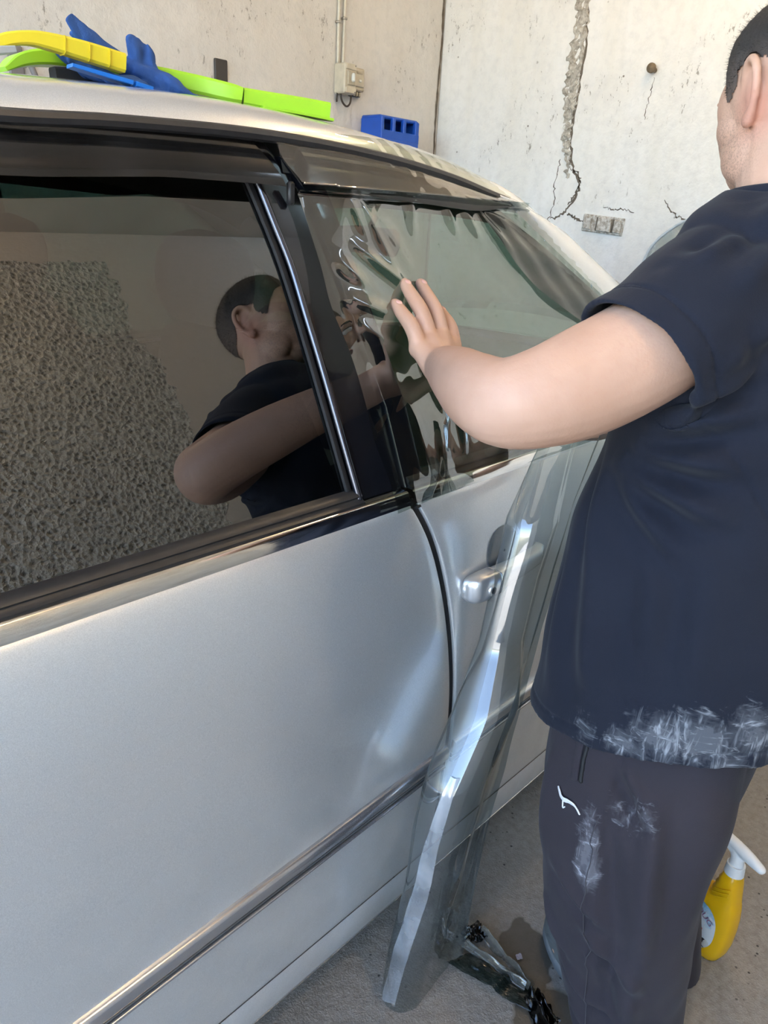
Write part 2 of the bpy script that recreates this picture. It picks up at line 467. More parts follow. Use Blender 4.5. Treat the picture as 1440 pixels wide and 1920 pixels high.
# ------------------------------------------------------------------ things on the walls
M_BAKELITE = simple('aged_ivory_plastic', (.60, .53, .40), .45, nscale=25, var=.25)
M_BAKELITE2 = simple('aged_tan_plastic', (.50, .43, .31), .5, nscale=30, var=.25)
M_BLACK = simple('black_rubber', (.018, .018, .020), .55, nscale=40, var=.3)
M_DARKWIRE = simple('brown_wire', (.05, .035, .025), .6)
M_PIPE = simple('painted_conduit', (.66, .61, .50), .5, nscale=30, var=.25)
M_STEEL = simple('dull_steel', (.45, .42, .38), .45, metal=.9)
M_LABEL = simple('pale_switch_toggle', (.72, .72, .66), .4)
def breakers():
    b = empty('circuit_breaker', (2.835, YB, 1.92), 'ivory circuit breaker with white toggle under two conduits on cream wall', 'breaker')
    mesh_obj('housing', *box(2.835, YB-.036, 1.988, .078, .072, .125, .006), M_BAKELITE, b, sharp=30)
    mesh_obj('front_plate', *box(2.838, YB-.074, 1.990, .050, .010, .060, .004), M_BAKELITE2, b, sharp=30)
    mesh_obj('end_cover', *box(2.838, YB-.073, 2.036, .066, .006, .024, .002), M_BAKELITE, b, sharp=30)
    mesh_obj('end_cover', *box(2.838, YB-.073, 1.940, .066, .006, .024, .002), M_BAKELITE, b, sharp=30)
    mesh_obj('toggle', *box(2.840, YB-.086, 1.992, .016, .018, .036, .005), M_LABEL, b, sharp=30)
    for z in (2.042, 1.934): mesh_obj('screw', *cyl((2.862, YB-.075, z), (2.862, YB-.079, z), .0035, 8), M_STEEL, b)
    b2 = empty('meter_switch', (2.92, YB, 1.94), 'tan switch box with embossed cover right of the ivory breaker', 'switch box')
    mesh_obj('housing', *box(2.921, YB-.020, 1.998, .082, .040, .098, .006), M_BAKELITE2, b2, sharp=30)
    mesh_obj('cover_panel', *box(2.921, YB-.042, 2.004, .062, .006, .074, .004), M_BAKELITE, b2, sharp=30)
    mesh_obj('name_plate', *box(2.921, YB-.046, 2.026, .036, .003, .012, .001), M_BAKELITE2, b2)
    mesh_obj('button', *box(2.925, YB-.047, 1.992, .018, .004, .012, .003), M_LABEL, b2)
    mesh_obj('terminal_block', *box(2.915, YB-.018, 1.938, .060, .030, .024, .003), M_BLACK, b2, sharp=30)
    for k in range(3): mesh_obj('terminal', *box(2.897+k*.018, YB-.036, 1.936, .010, .010, .018, .002), M_BAKELITE2, b2)
    mesh_obj('back_plate', *box(2.938, YB-.004, 1.955, .045, .008, .06, .002), M_LABEL, b2)
    c = mesh_obj('cable_loop', *tube([(2.812, YB-.03, 1.93), (2.82, YB-.035, 1.895), (2.845, YB-.04, 1.876), (2.868, YB-.04, 1.892), (2.884, YB-.03, 1.928)], .0045), M_DARKWIRE)
    tag(c, 'dark wire loop hanging below the ivory breaker', 'cable')
    c = mesh_obj('cable_tail', *tube([(2.803, YB-.02, 1.93), (2.803, YB-.016, 1.905), (2.808, YB-.012, 1.893)], .004), M_DARKWIRE)
    tag(c, 'short brown wire stub left of the dark wire loop', 'cable')
    for k, (x, lab) in enumerate(((2.812, 'left pale conduit running up the wall from the ivory breaker'), (2.842, 'right pale conduit running up the wall from the ivory breaker'))):
        pts = [(x+.004*math.sin(z*5+k*2), YB-.011, z) for z in np.linspace(2.045, ZC-.005, 14)]
        e = empty('conduit', (x, YB, 2.05), lab, 'conduit', 'conduits above the breaker')
        mesh_obj('pipe', *tube(pts, .0065), M_PIPE, e)
        for z in (2.215+.02*k, 2.70): mesh_obj('clip', *box(x+.004*math.sin(z*5+k*2), YB-.010, z, .024, .020, .010, .002), M_STEEL, e)
breakers()
def outlet():
    o = empty('wall_socket', (XR, 1.88, 1.375), 'weathered white socket plate sunk in cracked plaster', 'socket')
    t = NT('old_socket'); co = t.coord(); n = t.noise(co, 60, 5, .7)
    t.pbr(color=t.mix(t.ramp(n, [(.40, 0.), (.62, 1.)]), (.34, .29, .23), (.70, .68, .63)), rough=.6, normal=t.bump(n, .4, .003))
    rr = euler(4, 0, 0)
    mesh_obj('back_plate', *box(XR-.004, 1.885, 1.417, .010, .215, .078, .003, rr), t.m, o, sharp=30)
    mesh_obj('rocker', *box(XR-.012, 1.962, 1.424, .014, .040, .056, .003, rr), t.m, o, sharp=30)
    mesh_obj('socket_cover', *box(XR-.016, 1.872, 1.417, .020, .070, .062, .004, rr), t.m, o, sharp=30)
    mesh_obj('rocker', *box(XR-.012, 1.805, 1.411, .014, .038, .056, .003, rr), t.m, o, sharp=30)
    for y in (1.914, 1.832): mesh_obj('gap_shade_strip', *box(XR-.009, y, 1.417-(y-1.885)*-.07, .006, .010, .060, .001, rr), M_CRACK, o)  # dark strips standing in for the shade between the modules
    n = empty('wall_bolt', (XR, 1.746, 2.05), 'rusty round bolt head sticking out of white wall', 'bolt')
    mesh_obj('head', *cyl((XR-.040, 1.746, 2.057), (XR-.030, 1.746, 2.057), .020, 14), simple('rusty_bolt', (.22, .16, .10), .8, nscale=80, var=.4), n)
    mesh_obj('shank', *cyl((XR+.005, 1.744, 2.052), (XR-.032, 1.746, 2.056), .010, 10), MATS['rusty_bolt'], n)
outlet()
def wall_bits():
    p = empty('dark_bracket', (2.155, YB, 1.80), 'dark metal strap on the cream wall behind the lime green tool', 'bracket')
    mesh_obj('plate', *box(2.155, YB-.006, 1.88, .062, .012, .17, .003), simple('dark_iron', (.05, .042, .036), .6), p, sharp=30)
    for z in (1.82,): mesh_obj('bolt', *cyl((2.155, YB-.012, z), (2.155, YB-.018, z), .008, 8), M_STEEL, p)
    p = empty('wall_hook', (1.31, YB, 1.74), 'grey forked hook on the wall behind the yellow handle', 'hook')
    mesh_obj('plate', *box(1.315, YB-.006, 1.80, .050, .012, .15, .004), simple('grey_iron', (.20, .18, .17), .6), p, sharp=30)
    mesh_obj('prong', *limb([(1.355, YB-.008, 1.845), (1.362, YB-.03, 1.80), (1.378, YB-.03, 1.765)], [.010, .010, .008], n=8), MATS['grey_iron'], p)
    # blue plastic tray
    M = simple('blue_plastic', (.015, .095, .50), .38, nscale=20, var=.15)
    t = empty('blue_crate', (3.12, YB-.08, 1.62), 'blue plastic crate with cut-out sides behind the windscreen top', 'crate')
    mesh_obj('back_panel', *box(3.12, YB-.006, 1.745, .27, .010, .20, .003), M, t, sharp=30)
    mesh_obj('top_rail', *box(3.12, YB-.070, 1.848, .28, .128, .016, .006), M, t, sharp=30)
    mesh_obj('bottom', *box(3.12, YB-.075, 1.640, .27, .140, .016, .005), M, t, sharp=30)
    mesh_obj('lower_rail', *box(3.12, YB-.140, 1.770, .28, .012, .045, .004), M, t, sharp=30)
    mesh_obj('front_panel', *box(3.12, YB-.143, 1.700, .27, .012, .11, .004), M, t, sharp=30)
    for x in (2.99, 3.072, 3.150, 3.240): mesh_obj('rib', *box(x, YB-.135, 1.815, .022, .022, .07, .004), M, t, sharp=30)
    for x in (2.987, 3.253): mesh_obj('side_panel', *box(x, YB-.075, 1.742, .012, .14, .21, .004), M, t, sharp=30)
    mesh_obj('tag', *box(3.105, YB-.030, 1.815, .034, .006, .030, .002), simple('white_card', (.75, .75, .72), .6), t)
wall_bits()
def lamps():
    """bare warm bulbs on the ceiling of the bay"""
    t = NT('warm_bulb'); e = t.n('Emission', {'Color': (1.0, .70, .38, 1), 'Strength': 90.0}); t.link(e.outputs[0], t.out.inputs['Surface'])
    for k, (x, y, lab) in enumerate(((.9, -.55, 'bare bulb near the stucco wall'), (2.6, .9, 'bare bulb over the front of the car'))):
        l = empty('ceiling_bulb', (x, y, ZC), lab+' hanging from the ceiling', 'lamp', 'ceiling bulbs')
        mesh_obj('holder', *cyl((x, y, ZC), (x, y, ZC-.07), .028, 14, .022), M_BLACK, l)
        mesh_obj('bulb', *ell((x, y, ZC-.105), ((1, 0, 0), (0, 1, 0), (0, 0, 1)), (.032, .032, .04)), t.m, l)
        li = bpy.data.lights.new('bulb_light', 'POINT'); li.energy = 10; li.color = (1.0, .74, .45); li.shadow_soft_size = .04
        lo = bpy.data.objects.new('bulb_light', li); lo.location = (x, y, ZC-.17); COL.objects.link(lo)
lamps()
def tube_lamp():
    t = NT('cool_tube'); e = t.n('Emission', {'Color': (.62, .80, 1.0, 1), 'Strength': 14.0}); t.link(e.outputs[0], t.out.inputs['Surface'])
    a, b = np.array((2.55, -.36, ZC-.045)), np.array((3.38, -1.06, ZC-.045))
    d = (b-a)/np.linalg.norm(b-a)
    l = empty('tube_lamp', ((a+b)/2).tolist()[:2]+[ZC], 'cool white tube lamp on the ceiling near the stucco wall', 'lamp')
    mesh_obj('batten', *bar_box(a, b), simple('batten_white', (.7, .7, .7), .5), l, smooth=False)
    mesh_obj('tube', *cyl(a+d*.03-np.array((0, 0, .012)), b-d*.03-np.array((0, 0, .012)), .014, 12), t.m, l)
    for p in (a, b): mesh_obj('end_cap', *box(p[0], p[1], p[2]-.008, .045, .045, .05, .004, rotz(-40)), MATS['batten_white'], l)
def bar_box(a, b):
    c = (a+b)/2; L = float(np.linalg.norm(b-a)); ang = math.degrees(math.atan2(b[1]-a[1], b[0]-a[0]))
    return box(c[0], c[1], ZC-.016, L, .05, .03, .003, rotz(ang))
tube_lamp()

# ================================================================== the car
YC = 1.55                                            # centre line of the car
def plan(x): return .07*max(0, (x-1.6)/1.6)**2+.05*max(0, (-.1-x)/1.0)**2
_yb = smooth_interp([(.10, .760), (.13, .726), (.17, .712), (.215, .709), (.30, .706), (.42, .701), (.55, .695), (.68, .694), (.78, .699), (.86, .709), (.92, .7215), (.955, .734), (.975, .748), (.985, .764)])
def Yb(x, z): return _yb(z)+plan(x)
def Yg(z): return .765+(z-.985)*.3978
_xg = smooth_interp([(.10, .985), (.20, .995), (.30, 1.004), (.45, 1.008), (.585, .999), (.717, .977), (.836, .951), (.90, .933), (.931, .921), (.96, .909), (.985, .898)])
drip = smooth_interp([(-.95, 1.38), (-.5, 1.44), (.0, 1.470), (.40, 1.487), (.53, 1.496), (.76, 1.5035), (1.0, 1.495), (1.2, 1.474), (1.35, 1.448), (1.42, 1.438), (1.52, 1.407), (1.66, 1.345)])
def x_strip(z): return interp(z, [(.985, .797), (1.177, .784), (1.325, .770), (1.44, .744), (1.50, .728)])
def x_fdoor(z): return interp(z, [(.985, .903), (1.116, .900), (1.347, .853), (1.432, .832), (1.50, .777)])
def xg_glass(z): return interp(z, [(.985, 2.16), (1.249, 1.700), (1.435, 1.375), (1.46, 1.33)])    # front edge of the door glass
def zo(x): return interp(x, [(1.35, 1.500), (1.40, 1.487), (1.5, 1.447), (1.63, 1.387), (1.8, 1.297), (2.10, 1.150), (2.45, .985)])

def mat_paint():
    t = NT('silver_paint'); co = t.coord()
    fl = t.noise(co, 900, 2, .6); dust = t.noise(co, 14, 4, .65)
    col = t.mix(t.ramp(fl, [(.35, 0.), (.65, 1.)]), (.70, .725, .74), (.84, .865, .88))
    x, y, z = t.sep(co)
    low = t.n('MapRange', {'Value': z, 'From Min': .10, 'From Max': .75, 'To Min': .35, 'To Max': .04}).outputs[0]
    d = t.math('MULTIPLY', t.ramp(dust, [(.40, .15), (.72, 1.)]), low)
    col = t.mix(d, col, (.46, .45, .43))
    t.pbr(color=col, metal=t.math('SUBTRACT', .68, d), rough=t.math('ADD', .36, t.math('MULTIPLY', d, .3)), coat=1.0,
          coat_rough=t.math('ADD', .035, t.math('MULTIPLY', d, .25)))
    return t.m
M_PAINT = mat_paint()
def mat_chrome():
    t = NT('aged_chrome'); co = t.coord()
    n = t.noise(t.coord(scale=(2, 8, 30)), 6, 5, .7)
    t.pbr(color=t.mix(t.ramp(n, [(.35, 1.), (.6, 0.)]), (.90, .88, .85), (.74, .71, .67)), metal=1.0, rough=t.ramp(n, [(.3, .05), (.8, .16)]))
    return t.m
M_CHROME = mat_chrome()
M_GLOSSBLACK = simple('gloss_black_trim', (.010, .010, .013), .12, nscale=30, coat=.5)
M_RUBBER = simple('weatherstrip_rubber', (.020, .020, .021), .42, nscale=60, var=.4, bump=.1)
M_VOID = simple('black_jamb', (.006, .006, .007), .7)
M_TINT = thin_glass('tinted_glass', (.050, .080, .072), 1.95, add=.05)
M_CLEAR = thin_glass('green_glass', (.43, .60, .53), 1.6)
M_VISOR = thin_glass('smoked_acrylic', (.10, .095, .095), 1.5, rough=.10, add=.0, haze=.06, haze_col=(.35, .34, .34))
M_SEAT = simple('seat_cloth', (.075, .068, .06), .85, nscale=60, bump=.3)
M_TRIM_IN = simple('interior_plastic', (.13, .125, .115), .6, nscale=30)
M_HEADLINER = simple('headliner_cloth', (.42, .40, .36), .9)
M_SILVERTRIM = simple('silver_moulding', (.56, .57, .60), .20, metal=.85, nscale=8, coat=.5)

CAR = empty('car', (1.0, YC, 0), 'silver family car with dark rear glass having its front window tinted', 'car')
def far(V): return [(v[0], 2*YC-v[1], v[2]) for v in V]
def part(name, vf, mat, parent=None, mirror=False, smooth=True, sharp=40, label=None):
    o = mesh_obj(name, vf[0], vf[1], mat, parent or CAR, smooth, sharp)
    if label: o['label'] = label
    if mirror:
        o2 = mesh_obj(name, far(vf[0]), [f[::-1] for f in vf[1]], mat, parent or CAR, smooth, sharp)
        return o, o2
    return o
def panel(x0, x1, z0, z1, nu, nv, yf, roll=.018, edge=.007, sides='udlr'):
    """body panel on y=yf(x,z) with rolled-in edges; x0,x1 functions of z; faces look to -Y"""
    def params(n, lo, hi):
        base = list(np.linspace(0, 1, n)); L = []
        if lo: L += [(0, 0.0, roll), (0, .0004, edge*.55), (0, edge*.25, edge*.22), (0, edge*.7, edge*.04)]
        else: L += [(0, 0, 0)]
        L += [(b, 0, 0) for b in base[1:-1]]
        if hi: L += [(1, -edge*.7, edge*.04), (1, -edge*.25, edge*.22), (1, -.0004, edge*.55), (1, 0.0, roll)]
        else: L += [(1, 0, 0)]
        return L
    U = params(nu, 'l' in sides, 'r' in sides); W = params(nv, 'd' in sides, 'u' in sides)
    V = []
    for (u, du, iu) in U:
        for (w, dw, iw) in W:
            z = z0+(z1-z0)*w+dw; x = x0(z)+(x1(z)-x0(z))*u+du
            V.append((x, yf(x, z)+max(iu, iw), z))
    return V, grid_faces(len(U), len(W))
C0 = lambda v: (lambda z: v)

# lower body, both sides
part('rear_door', panel(C0(-.06), lambda z: _xg(z)-.0085, .212, .972, 40, 60, Yb), M_PAINT, mirror=True)
part('front_door', panel(lambda z: _xg(z)+.0075, lambda z: 2.02+.04*math.sin(z*3), .212, .972, 40, 60, Yb), M_PAINT, mirror=True)
def arch(xc, zc, r):
    def yfun(x, z): return Yb(x, z)
    return yfun
def arched_panel(x0, x1, xc, r, z1f):
    """body side with a wheel arch cut out of its lower edge"""
    V = []; nu, nv = 50, 26
    for i in range(nu):
        x = x0+(x1-x0)*i/(nu-1)
        d = r*r-(x-xc)**2; zb = max(.15, .30+math.sqrt(d)) if d > 0 else .15
        for j in range(nv):
            z = zb+(z1f(x)-zb)*j/(nv-1); V.append((x, Yb(x, min(z, .984)), z))
    for i in range(nu):                                 # rolled lip
        v = V[i*nv]; V.append((v[0], v[1]+.03, v[2]))
    F = grid_faces(nu, nv); k = nu*nv
    for i in range(nu-1): F.append((i*nv, k+i, k+i+1, (i+1)*nv))
    return V, F
part('front_fender', arched_panel(2.05, 3.12, 2.52, .345, lambda x: .975-.17*max(0, (x-2.1)/1.0)**1.5), M_PAINT, mirror=True)
part('rear_quarter', arched_panel(-1.05, -.065, -.40, .345, lambda x: .975), M_PAINT, mirror=True)
def sill():
    V = []; xs = np.linspace(-.06, 2.15, 60); zs = [.10, .118, .130, .140, .152, .17, .19, .206]
    for x in xs:
        for z in zs:
            V.append((x, Yb(x, z)-(.006 if .125 < z < .16 else 0)+(.004 if z > .2 else 0), z))
    return V, grid_faces(len(xs), len(zs))
part('sill', sill(), M_PAINT, mirror=True)
V, F = panel(C0(-.06), C0(2.15), .128, .140, 40, 4, lambda x, z: Yb(x, z)-.008, roll=.014, edge=.004)
part('sill_flange', (V, F), M_SILVERTRIM, mirror=True)
# inner structure, coloured black so the shut lines read as shade
for z0, z1 in ((.12, .975),):
    V = []; xs = np.linspace(-1.0, 3.05, 60); zs = np.linspace(z0, z1, 14)
    for x in xs:
        top = .975-.17*max(0, (x-2.1)/1.0)**1.5-(.03 if x > 2.05 else 0)
        for z in zs: V.append((x, Yb(x, z)+.034, min(z, top)))
    # keep it out of the wheel wells
    F = [f for f in grid_faces(60, 14) if not any(math.hypot(V[i][0]-c, V[i][2]-.30) < .40 for i in f for c in (2.52, -.40))]
    part('inner_body', (V, F), M_VOID, mirror=True)
part('door_gap_shade', (lambda zs: ([p for z in zs for p in ((_xg(z)-.0068, Yb(1.0, z)+.0065, z), (_xg(z)+.0058, Yb(1.0, z)+.0065, z))], grid_faces(len(zs), 2, True)))(list(np.linspace(.20, .972, 50))), M_VOID, mirror=True)  # black strip added just under the skin so the gap reads as shade
part('under_floor', box(1.0, YC, .19, 3.9, 1.40, .05), M_VOID, smooth=False)
# side mouldings: bright strip, dark groove, thin bright lip
def strip(x0, x1, zc, h, out, n=40, slope=.0):
    prof = [(-h/2, .010), (-h/2, -out*.3), (-h*.40, -out*.85), (-h*.25, -out), (h*.25, -out), (h*.40, -out*.85), (h/2, -out*.3), (h/2, .010)]
    V = []
    for i in range(n):
        x = x0+(x1-x0)*i/(n-1)
        for dz, dy in prof:
            z = zc+slope*(x-.6)+dz; V.append((x, Yb(x, z)+dy, z))
    k = len(prof); F = grid_faces(n, k)
    F.append(tuple(range(k))); F.append(tuple(range((n-1)*k, n*k))[::-1])
    return V, F
for a, b in ((-.06, .995), (1.018, 2.02)):
    part('side_moulding', strip(a, b, .441, .030, .012, slope=.030), M_SILVERTRIM, mirror=True, sharp=60)
    part('moulding_groove', strip(a, b, .4205, .010, .004, slope=.030), M_RUBBER, mirror=True, sharp=60)
    part('moulding_lip', strip(a, b, .4085, .0065, .008, slope=.030), M_SILVERTRIM, mirror=True, sharp=60)
# belt line: chrome strip with rubber above and a dark rubber line below
def sweep(x0, x1, prof, n=40, dy=0.0):
    V = []; k = len(prof)
    for i in range(n):
        x = x0+(x1-x0)*i/(n-1)
        for y, z in prof: V.append((x, y+dy+plan(x), z))
    F = grid_faces(n, k); F.append(tuple(range(k))); F.append(tuple(range((n-1)*k, n*k))[::-1])
    return V, F
chrome_prof = [(.775, .966), (.7445, .9655), (.7412, .9675), (.7416, .9705), (.7444, .9785), (.7476, .9862), (.7500, .9886), (.754, .9895), (.775, .990)]
rub_prof = [(.785, .988), (.7525, .9885), (.7515, .993), (.7585, .996), (.7600, .9985), (.7580, 1.0015), (.7615, 1.0055), (.7685, 1.008), (.785, 1.008)]
low_prof = [(.775, .958), (.7405, .9585), (.738, .961), (.740, .9645), (.775, .965)]
for nm, a, b in (('r', -.08, .8965), ('f', .9085, 2.15)):
    part('belt_chrome', sweep(a, b, chrome_prof), M_CHROME, mirror=True, sharp=50, label='tarnished chrome belt strip')
    part('belt_weatherstrip', sweep(a, b if nm == 'f' else .80, rub_prof), M_RUBBER, mirror=True, sharp=50)
    part('belt_seal', sweep(a, b, low_prof), M_RUBBER, mirror=True, sharp=50)

# upper body: pillars and frames on the tilted glass plane
def Yf(off): return lambda x, z: Yg(z)+off
part('window_glass', (lambda g: g)(panel(C0(-.10), lambda z: x_strip(z)+.01, .980, 1.46, 30, 20, Yf(.004), sides='')), M_TINT, mirror=True, label='dark tinted rear door glass')
part('door_glass', panel(lambda z: x_fdoor(z)+.02, lambda z: xg_glass(z)+.02, .980, 1.45, 40, 20, Yf(.006), sides=''), M_CLEAR, mirror=True, label='clear green front door glass')
part('pillar_trim', panel(lambda z: x_strip(z)+.001, lambda z: x_fdoor(z)-.005, .990, 1.492, 8, 24, Yf(-.002), roll=.03, edge=.003), M_GLOSSBLACK, mirror=True, label='gloss black centre pillar panel')
part('pillar_trim', panel(lambda z: x_fdoor(z)+.000, lambda z: x_fdoor(z)+.048, .990, 1.475, 8, 24, Yf(-.008), roll=.03, edge=.005), M_GLOSSBLACK, mirror=True, label='gloss black centre pillar panel')
V, F = [], []
part('window_channel', limb([(x_strip(z), Yg(z)-.008, z) for z in (.997, 1.08, 1.18, 1.26, 1.325, 1.38, 1.44, 1.485)], [(.0055, .0055)]*8, n=10, caps=True), simple('channel_black_metal', (.10, .10, .12), .16, metal=.9), mirror=True, label='bright edged window channel')
part('window_seal', limb([(x_strip(z)-.010, Yg(z)+.001, z) for z in (.997, 1.18, 1.325, 1.44, 1.485)], [(.004, .007)]*5, n=8), M_VOID, mirror=True)
def frame_top(x0f, x1f, nx, zlow):
    V = []; xs = np.linspace(x0f, x1f, nx); m = 8
    for x in xs:
        zt = drip(x)+.004
        for j in range(m):
            z = zlow+(zt-zlow)*j/(m-1); V.append((x, Yg(z)-.004+(.012 if j == 0 else 0)-.010*(j/(m-1))**2, z))
    return V, grid_faces(nx, m)
part('door_frame', frame_top(-.6, .757, 40, 1.448), M_GLOSSBLACK, mirror=True)
part('door_frame', frame_top(.80, 1.36, 30, 1.444), M_GLOSSBLACK, mirror=True)
part('roof_drip_seal', tube([(x, .936+.0, drip(x)-.006) for x in np.linspace(-.8, 1.38, 26)], .0085), M_RUBBER, mirror=True)
# wind deflectors
def visor(x0, x1, taper0, taper1, zb):
    V = []; nx, m = 40, 9
    for i in range(nx):
        u = i/(nx-1); x = x0+(x1-x0)*u
        zt = drip(x)-.013; k = 1.0
        if taper1 and u > 1-taper1: k = 1-((u-(1-taper1))/taper1)**2*.75
        z_b = zt-(zt-zb(x))*k
        for j in range(m):
            w = j/(m-1); z = zt+(z_b-zt)*w
            out = .012+.020*math.sin(w*math.pi*.62)
            sl = (taper0*w*(1-u)*0)
            V.append((x+(.030*w if i == nx-1 else .030*w*u), Yg(z)-out, z))
    n = len(V); V += [(a, b+.003, c) for a, b, c in V]
    F = grid_faces(nx, m, True)+[tuple(i+n for i in f) for f in grid_faces(nx, m)]
    for j in range(m-1): F += [((nx-1)*m+j, (nx-1)*m+j+1, n+(nx-1)*m+j+1, n+(nx-1)*m+j)]
    for i in range(nx-1): F += [(i*m+m-1, n+i*m+m-1, n+(i+1)*m+m-1, (i+1)*m+m-1)]
    return V, F
part('wind_deflector', visor(-.10, .748, 0, 0, lambda x: interp(x, [(-.1, 1.405), (.40, 1.422), (.56, 1.433), (.72, 1.434), (.8, 1.432)])), M_VISOR, mirror=True, label='smoked rain visor over the rear door glass')
part('wind_deflector', visor(.835, 1.33, 0, .30, lambda x: interp(x, [(.83, 1.434), (1.07, 1.424), (1.33, 1.412)])), M_VISOR, mirror=True, label='smoked rain visor over the front door glass')
part('deflector_clip', box(.795, Yg(1.425)-.016, 1.425, .012, .010, .032, .003), M_RUBBER, mirror=True)
# roof
def roof():
    sec = [(.0, -.004), (.004, .004), (.012, .015), (.028, .027), (.050, .036), (.085, .0435), (.14, .051), (.22, .058), (.34, .064), (.48, .068), (.60, .070)]
    xs = np.concatenate([np.linspace(-.95, 1.0, 40), np.linspace(1.03, 1.60, 24)]); V = []
    full = [(YC-.60+a, b) for a, b in sec]; full = full+[(2*YC-y, b) for y, b in full[:-1][::-1]]
    for x in xs:
        lo = max(0, (x-1.0)/.45); ex = .04*lo
        for (y, h) in full:
            c = 1-abs(y-YC)/.6
            V.append((x+ex*c*.9, y, drip(x)+h*(1+.10*lo*c)))
    return V, grid_faces(len(xs), len(full))
part('roof_panel', roof(), M_PAINT, sharp=80)
part('headliner', (lambda vf: ([(x, YC+(y-YC)*.93, z-.030) for x, y, z in vf[0]], vf[1]))(roof()), M_HEADLINER)
def a_pillar():
    V = []; xs = np.linspace(1.33, 2.46, 50); m = 9
    for x in xs:
        bl = min(1, max(0, (x-1.48)/.14)); zt = zo(x)*bl+(drip(min(x, 1.62))+.004)*(1-bl); zg = interp(-x, [(-2.16, .985), (-1.70, 1.249), (-1.375, 1.435), (-1.30, 1.46)])
        zg = min(zg, zt-.02); zg = max(zg, .97)
        for j in range(m):
            w = j/(m-1); z = zg+(zt-zg)*w
            y = Yg(zg)-.006+((Yg(zt)+.030)*bl+.948*(1-bl)-Yg(zg))*w
            bul = .012*math.sin(math.pi*w)
            V.append((x, y-bul+plan(x)*.6, z+bul*.3))
        V.append((x+.01, (Yg(zt)+.075)*bl+.99*(1-bl)+plan(x)*.6, zt+.004*bl))
    return V, grid_faces(len(xs), m+1)
part('a_pillar', a_pillar(), M_PAINT, mirror=True, sharp=80)
def windshield():
    V = []; n, m = 26, 24
    for i in range(n):
        u = i/(n-1)
        for j in range(m):
            s = -1+2*j/(m-1); c = 1-s*s
            x = 1.57+(2.44-1.57)*u+.04*c*(1-u)+.10*c*u; z = zo(1.57+.87*u)+.002
            hw = (YC-Yg(z)-.065); V.append((x, YC+s*hw, z+.02*c))
    return V, grid_faces(n, m)
part('windscreen', windshield(), M_CLEAR)
def hood():
    V = []; n, m = 24, 30
    for i in range(n):
        u = i/(n-1)
        for j in range(m):
            s = -1+2*j/(m-1); x = 2.40+.74*u+.08*(1-s*s)*u
            y0 = Yb(min(x, 3.1), .90)+.02; z = .985-.21*u**1.6+.045*(1-abs(s)**2.5)*(1-.4*u)-.03*abs(s)**4
            V.append((x, YC+s*(YC-y0), z))
    return V, grid_faces(n, m)
part('hood', hood(), M_PAINT)
def front_end():
    V = []; n, m = 22, 30
    for i in range(n):
        w = i/(n-1); z = .78-.60*w
        for j in range(m):
            s = -1+2*j/(m-1); x = 3.10+.13*(1-abs(s)**3)*(.85+.25*math.sin(w*math.pi)); V.append((x, YC+s*.755, z))
    return V, grid_faces(n, m)
part('front_bumper', front_end(), M_PAINT)
def tail():
    V = []; n, m = 22, 20
    for i in range(n):
        w = i/(n-1); z = .18+1.20*w
        for j in range(m):
            s = -1+2*j/(m-1); hw = YC-(_yb(min(z, .98)) if z < .985 else Yg(z))-.05
            V.append((-1.05-.12*(1-s*s)+(.22*max(0, (z-.95)/.45)), YC+s*hw, z))
    return V, grid_faces(n, m)
part('tailgate', tail(), M_PAINT)
part('rear_pillar', panel(C0(-1.0), C0(-.09), .98, 1.41, 12, 12, lambda x, z: Yg(z)+.04*max(0, (-.1-x))), M_GLOSSBLACK, mirror=True)
